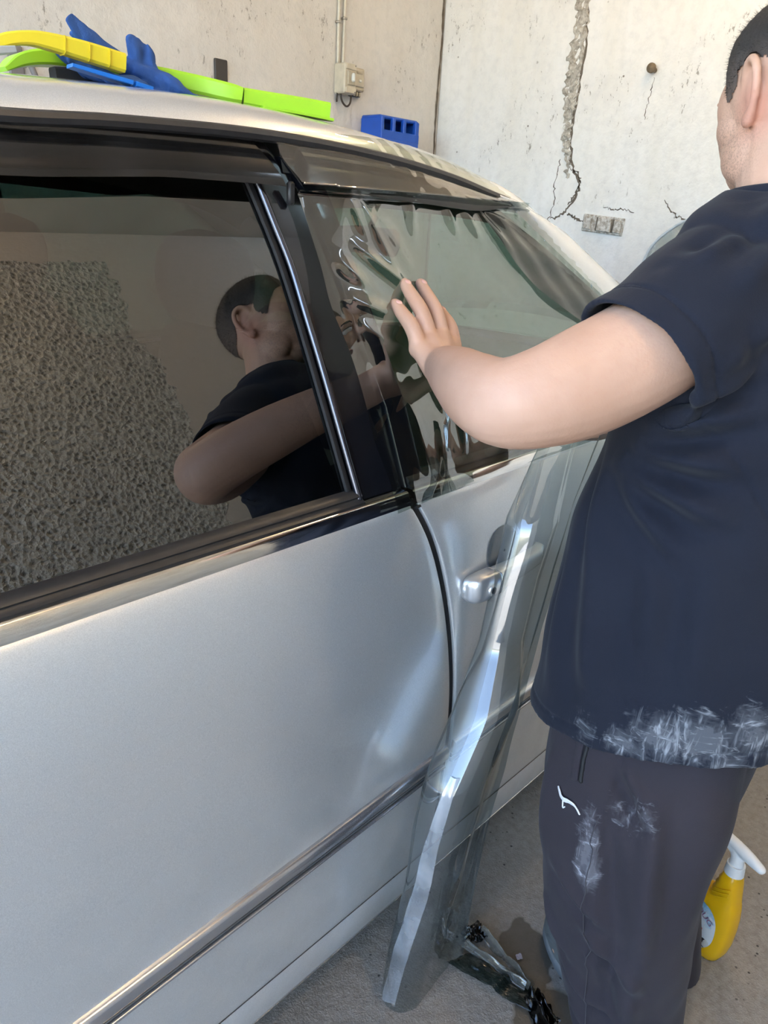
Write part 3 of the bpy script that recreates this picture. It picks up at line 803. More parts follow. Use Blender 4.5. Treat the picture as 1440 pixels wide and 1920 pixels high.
# door handle
def handle():
    sl = 0.02
    M_DARK = M_PAINT
    # shallow disc for the cup, its recess shade put into the dark colour
    cup = []
    n = 20; rings = []
    for k, (rr, dp) in enumerate(((1.0, -.0015), (.94, -.004), (.80, -.0062), (.45, -.0072), (.05, -.0075))):
        rings.append([(1.128+rr*.050*math.cos(a), 0, .835+rr*.046*math.sin(a)) for a in np.linspace(0, 2*math.pi, n, endpoint=False)])
    V = [];
    for k, rg in enumerate(rings):
        for p in rg: V.append((p[0], Yb(p[0], p[2])-(.0016, .0030, .0036, .0040, .0042)[k], p[2]))
    F = []
    for i in range(len(rings)-1):
        for j in range(n): F.append((i*n+j, (i+1)*n+j, (i+1)*n+(j+1) % n, i*n+(j+1) % n))
    F.append(tuple(range((len(rings)-1)*n, len(rings)*n)))
    h = mesh_obj('door_handle', *limb([(1.005, .694, .797), (1.030, .678, .800), (1.060, .670, .8035), (1.100, .665, .808), (1.150, .665, .812), (1.195, .668, .815), (1.225, .680, .816)],
               [(.012, .006), (.015, .009), (.015, .009), (.013, .009), (.012, .008), (.012, .008), (.010, .006)], n=18, sub=5), M_PAINT, CAR)
    mesh_obj('handle_cup', V, F, simple('cup_shade', (.20, .22, .235), .30, metal=.6, coat=.7), h)
    # end cap with key cylinder, and the joint ring to the grip
    def seg(rows, e=.55):
        rings = []
        for x, y, z, hy, hz in rows:
            rings.append([(x, y+hy*math.copysign(abs(math.sin(k))**e, math.sin(k)), z+hz*math.copysign(abs(math.cos(k))**e, math.cos(k))) for k in np.linspace(0, 2*math.pi, 32, endpoint=False)])
        return loft(rings)
    mesh_obj('end_cap', *seg([(1.000, .694, .797, .004, .012), (1.0015, .690, .797, .010, .018), (1.006, .686, .7975, .016, .0225), (1.014, .683, .7985, .0195, .0245), (1.034, .679, .801, .0215, .0245), (1.059, .677, .8035, .0215, .0225)]), simple('satin_silver', (.60, .61, .62), .28, metal=.8), h, sharp=60)
    mesh_obj('grip', *seg([(1.0615, .676, .8037, .0205, .0215), (1.085, .674, .807, .0180, .0195), (1.12, .671, .810, .0155, .0180), (1.16, .671, .813, .0145, .0175), (1.195, .673, .815, .0140, .0175), (1.215, .680, .816, .0130, .0165), (1.226, .688, .816, .008, .011)]), M_PAINT, h, sharp=60)
    mesh_obj('joint_ring', *loft([[(1.0605+dx, .6765+rr[1]*math.copysign(abs(math.sin(a))**.55, math.sin(a)), .8038+rr[0]*math.copysign(abs(math.cos(a))**.55, math.cos(a))) for a in np.linspace(0, 2*math.pi, 24, endpoint=False)] for dx, rr in ((-.0016, (.0216, .0206)), (-.0008, (.0230, .0222)), (.0008, (.0230, .0222)), (.0016, (.0216, .0206)))]), simple('bright_ring', (.8, .8, .82), .15, metal=1.0), h)
    mesh_obj('lock_bezel', *cyl((1.0375, .662, .799), (1.0370, .6560, .799), .0125, 22, .0105), MATS['satin_silver'], h, sharp=40)
    mesh_obj('lock_cylinder', *cyl((1.0372, .660, .799), (1.0370, .6552, .799), .0065, 18), simple('lock_dark', (.05, .05, .055), .35, metal=.7), h, sharp=40)
    mesh_obj('key_slot', *box(1.0370, .6550, .799, .0018, .0010, .0085), M_VOID, h, smooth=False)
    V, Fc = limb([(1.075, .676, .780), (1.105, .684, .775), (1.120, .692, .772)], [(.006, .012), (.006, .012), (.004, .008)], n=10)
    mesh_obj('handle_bracket', V, Fc, MATS['satin_silver'], h)
handle()
# wheels
def wheel(xc, mirror=False):
    t = []; n = 40; prof = [(.20, .0), (.265, .005), (.292, .02), (.300, .05), (.300, .14), (.292, .17), (.265, .185), (.20, .19)]
    V = []
    for k in range(n):
        a = 2*math.pi*k/n
        for r, d in prof: V.append((xc+r*math.cos(a), .735+d, .30+r*math.sin(a)))
    m = len(prof); F = []
    for k in range(n):
        for j in range(m-1):
            a, b = k*m+j, ((k+1) % n)*m+j; F.append((a, b, b+1, a+1))
    w = mesh_obj('wheel', V, F, M_RUBBER, CAR)
    mesh_obj('rim', *cyl((xc, .76, .30), (xc, .90, .30), .200, 32, .19), simple('alloy_rim', (.45, .46, .47), .35, metal=.9), w, sharp=40)
    for k in range(5):
        a = 2*math.pi*k/5; mesh_obj('spoke', *limb([(xc, .752, .30), (xc+.10*math.cos(a), .748, .30+.10*math.sin(a)), (xc+.195*math.cos(a), .756, .30+.195*math.sin(a))], [(.012, .03), (.01, .022), (.01, .03)], n=8), MATS['alloy_rim'], w)
wheel(2.52); wheel(-.40)
# interior
def interior():
    part('cabin_floor', box(1.0, YC, .36, 3.0, 1.46, .06), M_TRIM_IN, smooth=False)
    for xs, nm in ((1.02, 'f'), (.10, 'r')):
        for yc in (1.17, 1.93):
            s = mesh_obj('seat', *limb([(xs+.02, yc, .56), (xs+.25, yc, .60), (xs+.48, yc, .62)], [(.09, .23), (.09, .25), (.08, .24)], n=16), M_SEAT, CAR)
            mesh_obj('seat_back', *limb([(xs-.02, yc, .62), (xs-.08, yc, .85), (xs-.17, yc, 1.10), (xs-.20, yc, 1.17)], [(.09, .23), (.075, .24), (.06, .20), (.04, .15)], n=16, up=(1, 0, 0)), M_SEAT, s)
            mesh_obj('headrest', *limb([(xs-.21, yc-.08, 1.28), (xs-.215, yc, 1.285), (xs-.21, yc+.08, 1.28)], [(.075, .04), (.08, .045), (.075, .04)], n=14, up=(0, 0, 1)), M_SEAT, s)
            for dy in (-.05, .05): mesh_obj('headrest_post', *tube([(xs-.20, yc+dy, 1.15), (xs-.21, yc+dy, 1.26)], .006), M_STEEL, s)
    V = []
    n, m = 14, 20
    for i in range(n):
        u = i/(n-1)
        for j in range(m):
            s = -1+2*j/(m-1); V.append((1.78+.62*u, YC+s*.70, .62+.36*math.sin(u*math.pi*.5)**.55+.02*(1-s*s)))
    part('dashboard', (V, grid_faces(n, m)), M_TRIM_IN)
    part('cluster_hood', limb([(1.82, 1.78, .99), (1.84, 1.95, 1.01), (1.82, 2.12, .99)], [(.05, .08)]*3, n=14), M_TRIM_IN)
    st = mesh_obj('steering_wheel', *(lambda C: limb(C, [.015]*len(C), n=8, sub=2, caps=False))([(1.62+.07*math.cos(a)*.5, 1.95+.185*math.sin(a), .93+.185*math.cos(a)) for a in np.linspace(0, 2*math.pi, 25)]), M_TRIM_IN, CAR)
    mesh_obj('wheel_hub', *ell((1.65, 1.95, .93), ((1, 0, 0), (0, 1, 0), (0, 0, 1)), (.04, .08, .06)), M_TRIM_IN, st)
    # inner door cards
    for (xa, xb) in ((-.05, .88), (.93, 2.0)):
        part('door_card', panel(C0(xa), C0(xb), .40, .978, 16, 10, lambda x, z: Yb(x, z)+.06), M_TRIM_IN, mirror=True)
    # rear-view mirror inside, outside mirror on the far door
    rm = mesh_obj('interior_mirror', *limb([(1.60, YC-.11, 1.335), (1.59, YC, 1.34), (1.60, YC+.11, 1.335)], [(.035, .015)]*3, n=12), M_TRIM_IN, CAR)
    mesh_obj('mirror_stalk', *tube([(1.60, YC, 1.345), (1.64, YC, 1.40)], .008), M_TRIM_IN, rm)
    fm = mesh_obj('side_mirror', *limb([(1.60, 2.40, 1.05), (1.60, 2.46, 1.08), (1.60, 2.56, 1.09)], [(.06, .04), (.075, .06), (.06, .045)], n=16), M_PAINT, CAR)
    mesh_obj('mirror_glass', *ell((1.535, 2.49, 1.08), ((0, 1, 0), (0, 0, 1), (1, 0, 0)), (.085, .058, .006)), simple('mirror_glass', (.62, .72, .70), .05, metal=1.0), fm)
    part('sun_visor', box(1.45, 1.20, 1.46, .16, .36, .014, .005, euler(0, 18, 0)), M_HEADLINER)
interior()

# ================================================================== tools on the roof
def zroof(x, y):
    sec = [(.0, -.004), (.012, .015), (.028, .027), (.050, .036), (.085, .0435), (.14, .051), (.22, .058), (.34, .064), (.60, .070)]
    return drip(x)+interp(y-.95, sec)
def bar(pts, hw, hh, n=4, bev=.3):
    """rectangular bar with softened corners through pts; (half width across, half height) per point"""
    D = np.array([list(p)+[a, b] for p, a, b in zip(pts, hw, hh)], float); C = crom(D, n); rings = []
    for i in range(len(C)):
        t = C[min(i+1, len(C)-1), :3]-C[max(i-1, 0), :3]; t /= np.linalg.norm(t)
        w = np.cross(t, (0, 0, 1.)); w /= np.linalg.norm(w); u = np.cross(w, t)
        a, b = C[i, 3], C[i, 4]; k = bev*min(a, b)
        prof = [(-a+k, -b), (a-k, -b), (a, -b+k), (a, b-k), (a-k, b), (-a+k, b), (-a, b-k), (-a, -b+k)]
        rings.append([C[i, :3]+w*p+u*q for p, q in prof])
    return loft(rings)
def roof_tools():
    M_LIME = simple('lime_plastic', (.40, .72, .03), .32, nscale=15, var=.08, sss=.0)
    M_YEL = simple('yellow_tape', (.86, .68, .03), .38, nscale=30, var=.10)
    M_RAG = simple('blue_rag', (.026, .080, .25), .9, nscale=25, var=.45, bump=.4, bscale=500)
    M_BLU = simple('bright_blue_plastic', (.010, .17, .62), .3, nscale=20)
    g = empty('lime_squeegee', (.80, 1.12, zroof(.8, 1.12)), 'long lime green plastic tool lying along the car roof', 'tool')
    mesh_obj('handle', *bar([(.690, 1.205, 1.5855), (.745, 1.19, 1.585), (.80, 1.165, 1.580), (.845, 1.135, 1.5725), (.862, 1.125, 1.5695)], [.012, .013, .014, .018, .019], [.013, .0135, .0135, .013, .011]), M_LIME, g, sharp=35)
    mesh_obj('blade_holder', *bar([(.864, 1.124, 1.5685), (.90, 1.105, 1.5660), (.95, 1.078, 1.5625), (.990, 1.055, 1.5590)], [.015, .014, .014, .013], [.0125, .013, .0135, .0135]), M_LIME, g, sharp=35)
    mesh_obj('blade_lip', *bar([(.88, 1.095, 1.554), (.93, 1.068, 1.5505), (.985, 1.040, 1.5455)], [.010, .010, .010], [.002, .002, .002]), M_LIME, g, sharp=35)
    mesh_obj('curved_head', *bar([(.523, 1.215, 1.563), (.545, 1.215, 1.577), (.580, 1.212, 1.586), (.625, 1.21, 1.588), (.690, 1.206, 1.586)], [.012, .020, .022, .018, .013], [.003, .008, .010, .010, .012]), M_LIME, g, sharp=35)
    mesh_obj('hollow_shade', *bar([(.585, 1.196, 1.566), (.62, 1.194, 1.568), (.655, 1.194, 1.568)], [.012, .012, .012], [.008, .009, .006]), M_BLACK, g, sharp=35)  # black bar standing in for the shade in the hollow below the head
    y = empty('yellow_scraper', (.58, 1.13, zroof(.58, 1.13)), 'bent yellow taped handle lying over the blue rag', 'tool')
    mesh_obj('handle', *bar([(.487, 1.150, 1.582), (.505, 1.148, 1.590), (.530, 1.146, 1.5955), (.555, 1.144, 1.596), (.605, 1.140, 1.592), (.661, 1.135, 1.5855)], [.011]*6, [.0075, .0078, .0080, .0098, .0120, .0125]), M_YEL, y, sharp=35)
    for u in (.575, .608, .636): mesh_obj('tape_edge', *bar([(u, 1.1425-.1*(u-.56), 1.5955-.095*(u-.56)), (u+.0012, 1.1424-.1*(u-.56), 1.5954-.095*(u-.56))], [.0115, .0115], [.0118, .0118]), simple('yellow_tape_edge', (.70, .50, .02), .5), y, smooth=False)
    mesh_obj('ferrule', *cyl((.488, 1.150, 1.583), (.470, 1.152, 1.580), .0125, 16), M_STEEL, y, sharp=40)
    mesh_obj('clear_clamp', *bar([(.440, 1.140, 1.567), (.475, 1.135, 1.571), (.505, 1.132, 1.577)], [.010, .010, .008], [.005, .005, .004]), simple('grey_clamp', (.45, .46, .44), .35), y, sharp=35)
    b = empty('blue_scraper', (.62, 1.08, zroof(.62, 1.08)), 'thin bright blue plastic scraper under the yellow handle', 'tool')
    mesh_obj('blade', *bar([(.565, 1.105, 1.566), (.60, 1.10, 1.5615), (.645, 1.09, 1.5555)], [.012, .012, .012], [.0022, .0028, .003]), M_BLU, b, sharp=35)
    mesh_obj('tip', *bar([(.648, 1.088, 1.5545), (.672, 1.083, 1.5515)], [.012, .010], [.0032, .0026]), M_BLU, b, sharp=35)
    R1 = [limb([(.619, 1.20, 1.642), (.636, 1.20, 1.628), (.662, 1.20, 1.611), (.700, 1.20, 1.594)], [(.010, .004), (.015, .006), (.016, .009), (.012, .014)], n=12, up=(.8, 0, .6)),
          limb([(.630, 1.215, 1.625), (.655, 1.212, 1.608), (.69, 1.205, 1.592)], [(.004, .010), (.006, .014), (.010, .016)], n=12),
          limb([(.708, 1.178, 1.624), (.707, 1.175, 1.612), (.712, 1.17, 1.592), (.722, 1.165, 1.572)], [(.016, .010), (.014, .012), (.013, .012), (.018, .020)], n=12, up=(1, 0, 0)),
          limb([(.722, 1.172, 1.620), (.724, 1.168, 1.604), (.726, 1.165, 1.585)], [(.007, .010), (.010, .012), (.012, .014)], n=10, up=(1, 0, 0)),
          limb([(.705, 1.165, 1.585), (.730, 1.150, 1.574), (.755, 1.135, 1.562), (.786, 1.118, 1.553)], [(.012, .016), (.017, .020), (.011, .022), (.003, .007)], n=12),
          limb([(.740, 1.160, 1.575), (.765, 1.150, 1.562), (.78, 1.14, 1.556)], [(.010, .014), (.008, .018), (.003, .012)], n=12),
          limb([(.594, 1.19, 1.594), (.618, 1.18, 1.580), (.645, 1.165, 1.569), (.70, 1.15, 1.562)], [(.005, .014), (.012, .018), (.010, .022), (.008, .02)], n=12),
          limb([(.60, 1.175, 1.583), (.63, 1.165, 1.570), (.66, 1.15, 1.562)], [(.004, .010), (.007, .014), (.006, .018)], n=12),
          limb([(.66, 1.19, 1.601), (.69, 1.185, 1.592), (.72, 1.175, 1.58)], [(.007, .012), (.012, .02), (.012, .02)], n=12),
          limb([(.655, 1.19, 1.566), (.70, 1.17, 1.560), (.74, 1.155, 1.557)], [(.006, .03), (.007, .035), (.006, .03)], n=12)]
    V, F, N = fuse(R1, .0021, 2)
    V = V+N*(.0020*vnoise(V, 16)+.0026*np.abs(vnoise(V*np.array((1, 1.6, 1)), 26, .6))-.0018)[:, None]
    o = mesh_obj('cleaning_rag', V, F, M_RAG); tag(o, 'crumpled blue cleaning rag bunched on the car roof', 'rag')
roof_tools()

# ================================================================== pale panel leaning by the cracked wall
def pale_panel():
    t = thin_glass('pale_sheet', (.50, .60, .63), 1.5, rough=.12, add=.16, haze=.55, haze_col=(.62, .70, .72))
    V = []; n, m = 26, 26
    for i in range(n):
        u = i/(n-1)
        for j in range(m):
            w = j/(m-1); z = .02+1.50*w
            ytop = interp(w, [(0, 1.70), (.7, 1.66), (.82, 1.62), (.87, 1.60), (.91, 1.557), (.945, 1.48), (.97, 1.41), (.985, 1.34), (1.0, 1.20)])
            y = ytop+(.30-ytop)*u; x = 3.34+.17*w-.05*math.sin(math.pi*u)
            V.append((x, y, z+.045*u*w))
    k = len(V); V += [(a+.005, b, c) for a, b, c in V]
    F = grid_faces(n, m)+[tuple(i+k for i in f[::-1]) for f in grid_faces(n, m)]
    e = empty('pale_panel', (3.4, .95, 0), 'pale grey-blue rounded panel by the cracked wall beyond the shoulder', 'panel')
    mesh_obj('sheet', V, F, t, e)
    mesh_obj('edge_trim', *tube([V[j] for j in range(0, m)], .006), simple('pale_trim', (.55, .60, .62), .4), e)
    mesh_obj('white_cap', *limb([(3.48, 1.36, 1.525), (3.485, 1.27, 1.55), (3.49, 1.10, 1.575)], [(.016, .014), (.024, .018), (.026, .018)], n=12), simple('white_cap', (.85, .86, .86), .4), e)
pale_panel()

# ================================================================== spray bottle on the floor
def spray_bottle():
    M_Y = simple('yellow_bottle', (.80, .44, .006), .32, nscale=8, var=.05)
    M_W = simple('white_nozzle', (.80, .80, .78), .35, nscale=8, var=.04)
    bx, by = 1.376, .212
    e = empty('spray_bottle', (bx, by+.05, 0), 'yellow spray bottle with white trigger head on floor behind the legs', 'bottle')
    # (z, back edge offset, front edge offset, half thickness) offsets along +Y from by
    S = [(.0, .016, .078, .022), (.004, .008, .088, .028), (.020, .002, .098, .031), (.050, -.004, .106, .032), (.085, -.006, .108, .032), (.115, -.006, .104, .031), (.138, -.004, .094, .030),
         (.150, -.002, .076, .028), (.155, .000, .060, .026), (.165, .001, .054, .024), (.172, .002, .055, .024), (.180, .003, .050, .0235), (.188, .004, .051, .023), (.196, .005, .046, .0225), (.204, .006, .047, .022), (.212, .008, .043, .021), (.221, .010, .041, .018), (.226, .014, .037, .014)]
    rings = []
    for z, a, b, h in S:
        c, r = (a+b)/2, (b-a)/2
        rings.append([(bx+h*math.copysign(abs(math.cos(k))**.65, math.cos(k)), by+c+r*math.copysign(abs(math.sin(k))**.75, math.sin(k)), z) for k in np.linspace(0, 2*math.pi, 32, endpoint=False)])
    mesh_obj('body', *loft(rings), M_Y, e, sharp=60)
    for k in range(7): mesh_obj('grip_rib', *limb([(bx-.021, by+.012+.001*k, .176-.0095*k+.02), (bx-.0245, by+.026+.002*k, .170-.0105*k+.018), (bx-.022, by+.042+.003*k, .162-.011*k+.016)], [.0016]*3, n=6), M_Y, e)
    mesh_obj('collar', *cyl((bx, by+.0255, .222), (bx, by+.0255, .245), .0190, 24, .0172), M_W, e, sharp=40)
    # trigger head: body rising forward to the nozzle
    head = [limb([(bx, by+.0255, .243), (bx, by+.026, .258), (bx, by+.030, .270)], [(.015, .014), (.013, .0135), (.013, .012)], n=16, up=(0, 1, 0)),
            limb([(bx, by-.022, .272), (bx, by+.010, .279), (bx, by+.050, .287), (bx, by+.082, .292)], [(.0085, .010), (.0125, .012), (.011, .0105), (.0075, .008)], n=14),
            limb([(bx, by+.022, .262), (bx, by+.045, .276), (bx, by+.065, .284)], [(.012, .010), (.010, .010), (.007, .008)], n=12)]
    V, F, N = fuse(head, .002, 4); mesh_obj('sprayer_head', V, F, M_W, e)
    mesh_obj('nozzle', *cyl((bx, by+.084, .2925), (bx, by+.096, .2945), .0085, 6), M_W, e, sharp=40)
    mesh_obj('trigger', *limb([(bx, by+.055, .279), (bx, by+.061, .268), (bx, by+.071, .257), (bx, by+.084, .251)], [(.005, .007), (.004, .0065), (.0035, .006), (.003, .005)], n=10, up=(0, 1, 0)), M_W, e)
    # printed label
    t = NT('bottle_label'); co = t.coord(); x, y, z = t.sep(co)
    d = t.math('ADD', t.math('MULTIPLY', t.math('SUBTRACT', y, by+.055), 1.0), 0.0)     # along the width
    n = t.noise(co, 45, 4)
    col = t.mix(t.ramp(t.math('ADD', n, t.math('MULTIPLY', t.math('SUBTRACT', z, .10), 2.5)), [(.48, 0.), (.62, .8)]), (.76, .77, .76), (.18, .48, .66))
    zz = t.math('ADD', z, t.math('MULTIPLY', d, -.45))
    band = lambda c, w: t.math('LESS_THAN', t.math('ABSOLUTE', t.math('SUBTRACT', zz, c)), w)
    wz = t.math('ADD', zz, t.math('MULTIPLY', t.math('SUBTRACT', t.noise(co, 110, 3), .5), .022))
    mtn = t.math('LESS_THAN', t.math('ABSOLUTE', t.math('SUBTRACT', wz, .055)), .010)
    rid = t.math('MULTIPLY', mtn, t.math('GREATER_THAN', t.n('TexWave', {'Vector': co, 'Scale': 60.0, 'Distortion': 6.0}).outputs[1], .72))
    col = t.mix(mtn, col, (.70, .66, .58)); col = t.mix(rid, col, (.03, .02, .02))
    col = t.mix(t.math('LESS_THAN', t.math('ABSOLUTE', t.math('SUBTRACT', wz, .0435)), .0018), col, (.03, .02, .02))
    red = t.math('MULTIPLY', band(.0795, .0024), t.math('GREATER_THAN', y, by+.040))
    col = t.mix(red, col, (.60, .03, .04)); col = t.mix(band(.033, .003), col, (.50, .03, .04)); col = t.mix(t.math('MULTIPLY', band(.111, .003), t.math('GREATER_THAN', y, by+.060)), col, (.03, .04, .25))
    t.pbr(color=col, rough=.3, coat=.4)
    V = []; n1, m1 = 16, 22
    for i in range(n1):
        for j in range(m1):
            a = -1+2*j/(m1-1); z = .078+.058*a; hw = .040*math.sqrt(max(0, 1-abs(a)**2.6))+.001
            yy = .056+hw*(-1+2*i/(n1-1))
            row = [s for s in S]
            A = interp(z, [(s[0], s[1]) for s in S]); B = interp(z, [(s[0], s[2]) for s in S]); H = interp(z, [(s[0], s[3]) for s in S])
            q = max(-1, min(1, (yy-(A+B)/2)/((B-A)/2))); k = math.asin(math.copysign(abs(q)**(1/.75), q))
            V.append((bx-H*abs(math.cos(k))**.65-.0009, by+yy, z))
    mesh_obj('label', V, grid_faces(n1, m1, True), t.m, e)
    # lettering
    def text(s, yy, z, size, colr, tilt=24):
        cu = bpy.data.curves.new('lettering', 'FONT'); cu.body = s; cu.size = size; cu.align_x = 'CENTER'
        o = bpy.data.objects.new('lettering', cu); cu.materials.append(simple('print_%s' % s, colr, .4))
        m = Matrix(((0, 0, -1), (-1, 0, 0), (0, 1, 0))).to_4x4()     # reads from -X
        o.matrix_world = Matrix.Translation((bx-.0345, by+yy, z)) @ m @ Matrix.Rotation(R(-tilt), 4, 'Z')
        COL.objects.link(o); bpy.context.view_layer.update()
        me = bpy.data.meshes.new_from_object(o.evaluated_get(bpy.context.evaluated_depsgraph_get())); mw = o.matrix_world.copy()
        bpy.data.objects.remove(o); me.transform(mw)
        link(bpy.data.objects.new('lettering', me), e)
    text('EQUG', .048, .106, .019, (.30, .12, .22), 30)
    e.rotation_euler.z = R(-17)
spray_bottle()

# ================================================================== window film
M_FILM = thin_glass('tint_film', (.55, .61, .58), 1.8, rough=.012, add=.11)
M_FILM2 = thin_glass('tint_film_hanging', (.50, .56, .57), 1.7, rough=.02, add=.05, haze=.10, haze_col=(.62, .68, .72))
M_FILM_DARK = thin_glass('tint_film_offcut', (.16, .22, .21), 1.5, rough=.05, add=.0)
FILM = empty('tint_film', (1.2, .72, .0), 'sheet of grey tint film pressed on the front window and hanging to the floor', 'film')
def pressed_film():
    rnd = random.Random(11)
    def prof(z, x):
        """surface the sheet lies on: door frame, visor and roof side"""
        if z < 1.425: return Yg(z)-.012
        zt = drip(min(x, 1.42))
        a = Yg(1.425)-.012
        if z < 1.440: return a-(z-1.425)/.015*.022
        vb = Yg(1.440)-.036
        if z < zt-.006: return vb+(z-1.44)/max(.01, zt-.006-1.44)*(.940-vb)
        return .946+interp(z-zt, [(-.006, -.006), (.004, .002), (.015, .010), (.027, .026), (.036, .048), (.0435, .083), (.051, .14)])
    folds = []
    def f(a, b, amp, w, sharp=1.6): folds.append((np.array(a), np.array(b), amp, w, sharp))
    # creases (x,z) seen as bright and dark streaks
    f((.905, 1.43), (.93, 1.36), .006, .016); f((.90, 1.43), (.86, 1.35), .004, .02); f((.93, 1.43), (.985, 1.30), .006, .014)
    f((.985, 1.30), (.90, 1.355), .008, .010); f((.965, 1.40), (1.02, 1.32), .005, .02); f((1.06, 1.44), (1.045, 1.37), .006, .014)
    f((1.15, 1.44), (1.17, 1.38), .006, .012); f((1.20, 1.43), (1.24, 1.37), .005, .012); f((1.25, 1.42), (1.38, 1.29), .006, .016)
    f((.86, 1.28), (.955, 1.25), .007, .013); f((.87, 1.24), (.97, 1.19), .006, .016); f((.89, 1.21), (.93, 1.11), .005, .014)
    f((.985, 1.22), (1.02, 1.09), .009, .010); f((1.00, 1.08), (.985, 1.00), .006, .02); f((1.07, 1.10), (1.06, 1.03), .007, .010)
    f((.93, 1.12), (.95, 1.00), .004, .02); f((.86, 1.33), (.90, 1.30), .006, .012); f((1.40, 1.36), (1.55, 1.27), .004, .010)
    for k in range(9):
        x = .98+.042*k; f((x, 1.53), (x+.03+.015*rnd.random(), 1.475), .0055+.003*rnd.random(), .008+.003*rnd.random())
    for k in range(12):
        x = 1.35+.03*k; z = 1.435-.57*(x-1.37); f((x, z), (x-.012, z-.03), .003, .006)
    def hgt(x, z):
        P = np.stack([x, z], 1); h = np.zeros(len(P))
        for a, b, amp, w, sh in folds:
            d = b-a; t = np.clip(((P-a)@d)/(d@d), 0, 1); q = np.linalg.norm(P-(a+t[:, None]*d), axis=1)/w
            h += amp*np.exp(-q**sh)*(.35+.65*np.sin(math.pi*np.minimum(1, .15+t*.85)))
        left = 1/(1+np.exp((x-1.03)/.025)); top = 1/(1+np.exp(-(z-1.40)/.012))
        loose = np.maximum(np.maximum(left, .6*top), .10)
        P3 = np.stack([x*1.1, z, 0*x], 1)
        n = vnoise(P3, 1.45); n2 = vnoise(P3, 2.9, .7)
        return (h+loose*(.011*n+.009*np.abs(n2))+.008*loose)*np.where(z > 1.43, .30, 1.0)
    zs = np.concatenate([np.linspace(.972, 1.42, 120), np.linspace(1.424, 1.545, 70)])
    left = smooth_interp([(.96, .84), (.99, .845), (1.08, .835), (1.20, .825), (1.27, .815), (1.33, .818), (1.40, .812), (1.45, .800), (1.50, .775), (1.56, .778)])
    right = lambda z: interp(z, [(.96, 1.60), (1.05, 1.78), (1.15, 1.80), (1.25, 1.70), (1.32, 1.58), (1.42, 1.42), (1.46, 1.395), (1.50, 1.36), (1.545, 1.32)])
    V = []; nu = 190; B = []
    for i in range(nu):
        u = i/(nu-1)
        for j, z in enumerate(zs):
            jag = .006*math.sin(z*190)*math.sin(z*67)+.004*math.sin(z*431)
            xl, xr = left(z), right(z)+jag
            x = xl+(xr-xl)*u
            # above the visor the sheet follows the roof side up to a slanting top edge
            zz = z
            if z > 1.42:
                top = drip(min(max(x, .6), 1.42))+interp(x, [(.78, .002), (.85, .010), (1.0, .024), (1.15, .038), (1.42, .043)])
                zz = 1.42+(z-1.42)/.125*(top-1.42)
            B.append((x, prof(zz, x)-.004, zz))
    B = np.array(B); B[:, 1] -= hgt(B[:, 0], B[:, 2]); V = B
    return V, grid_faces(nu, len(zs))
mesh_obj('pressed_sheet', *pressed_film(), M_FILM, FILM)
def film_overlap():
    U = crom(np.array([(1.245, 1.425), (1.32, 1.412), (1.42, 1.372), (1.56, 1.300), (1.715, 1.215)]), 8)
    L = crom(np.array([(1.243, 1.420), (1.285, 1.375), (1.345, 1.315), (1.44, 1.255), (1.66, 1.160)]), 8)
    V = []; m = 9
    for p, q in zip(U, L):
        for j in range(m):
            w = j/(m-1); x, z = p*(1-w)+q*w; V.append((x, Yg(z)-.024-.004*math.sin(w*9)*math.sin(x*40)-.003*w, z))
    return V, grid_faces(len(U), m)
mesh_obj('film_overlap', *film_overlap(), thin_glass('doubled_film', (.20, .205, .20), 1.6, rough=.02, add=.02), FILM)
def hanging_film():
    # at each height: a wide vertical roll against the car, then a loose flap out to the free edge
    Lc = [(1.06, 1.165), (1.027, 1.138), (.933, 1.074), (.799, 1.046), (.702, 1.028), (.587, .970), (.482, .907), (.377, .880), (.258, .869), (.161, .845), (.085, .830), (.0, .822)]
    Rc = [(1.076, 1.262), (.94, 1.185), (.827, 1.150), (.708, 1.125), (.567, 1.112), (.40, 1.085), (.27, 1.045), (.128, 1.012), (.0, .99)]
    lx = lambda z: interp(z, sorted(Lc)); rx = lambda z: interp(z, sorted(Rc))
    n = 90; V = []; m = 0
    for i in range(n):
        w = i/(n-1); z = .004+(1.052-.004)*w
        r = interp(z, [(0, .040), (.3, .048), (.6, .055), (.9, .045), (1.05, .030)])
        r = min(r, max(.014, (rx(z)-lx(z))*.40))
        cx = lx(z)+r*.52; cy = .672-r*.86
        ctl = [(cx+r*math.cos(R(a)), cy+r*math.sin(R(a))) for a in (95, 125, 155, 185, 212, 240, 268)]
        ex, ey = rx(z), .600+.012*math.sin(z*5)
        x0, y0 = ctl[-1]
        ctl += [(x0+(ex-x0)*.25, y0+.004), (x0+(ex-x0)*.45, y0+(ey-y0)*.5+.008), (x0+(ex-x0)*.70, ey+.006), (x0+(ex-x0)*.86, ey+.012), (ex, ey+.004)]
        C = crom(np.array(ctl), 6); m = len(C)
        for j, p in enumerate(C):
            u = j/(m-1); q = .0035*noise.noise((u*7, z*3.0, 1.0))+.0020*noise.noise((u*3, z*9, 4.0))
            if u > .5: q += .0025*math.sin(u*24+z*5)*(u-.5)*2
            V.append((p[0]+q*.4, p[1]+q, z+.02*(u-.5)*min(1, z*4)))
    return V, grid_faces(n, m)
mesh_obj('hanging_sheet', *hanging_film(), M_FILM2, FILM)
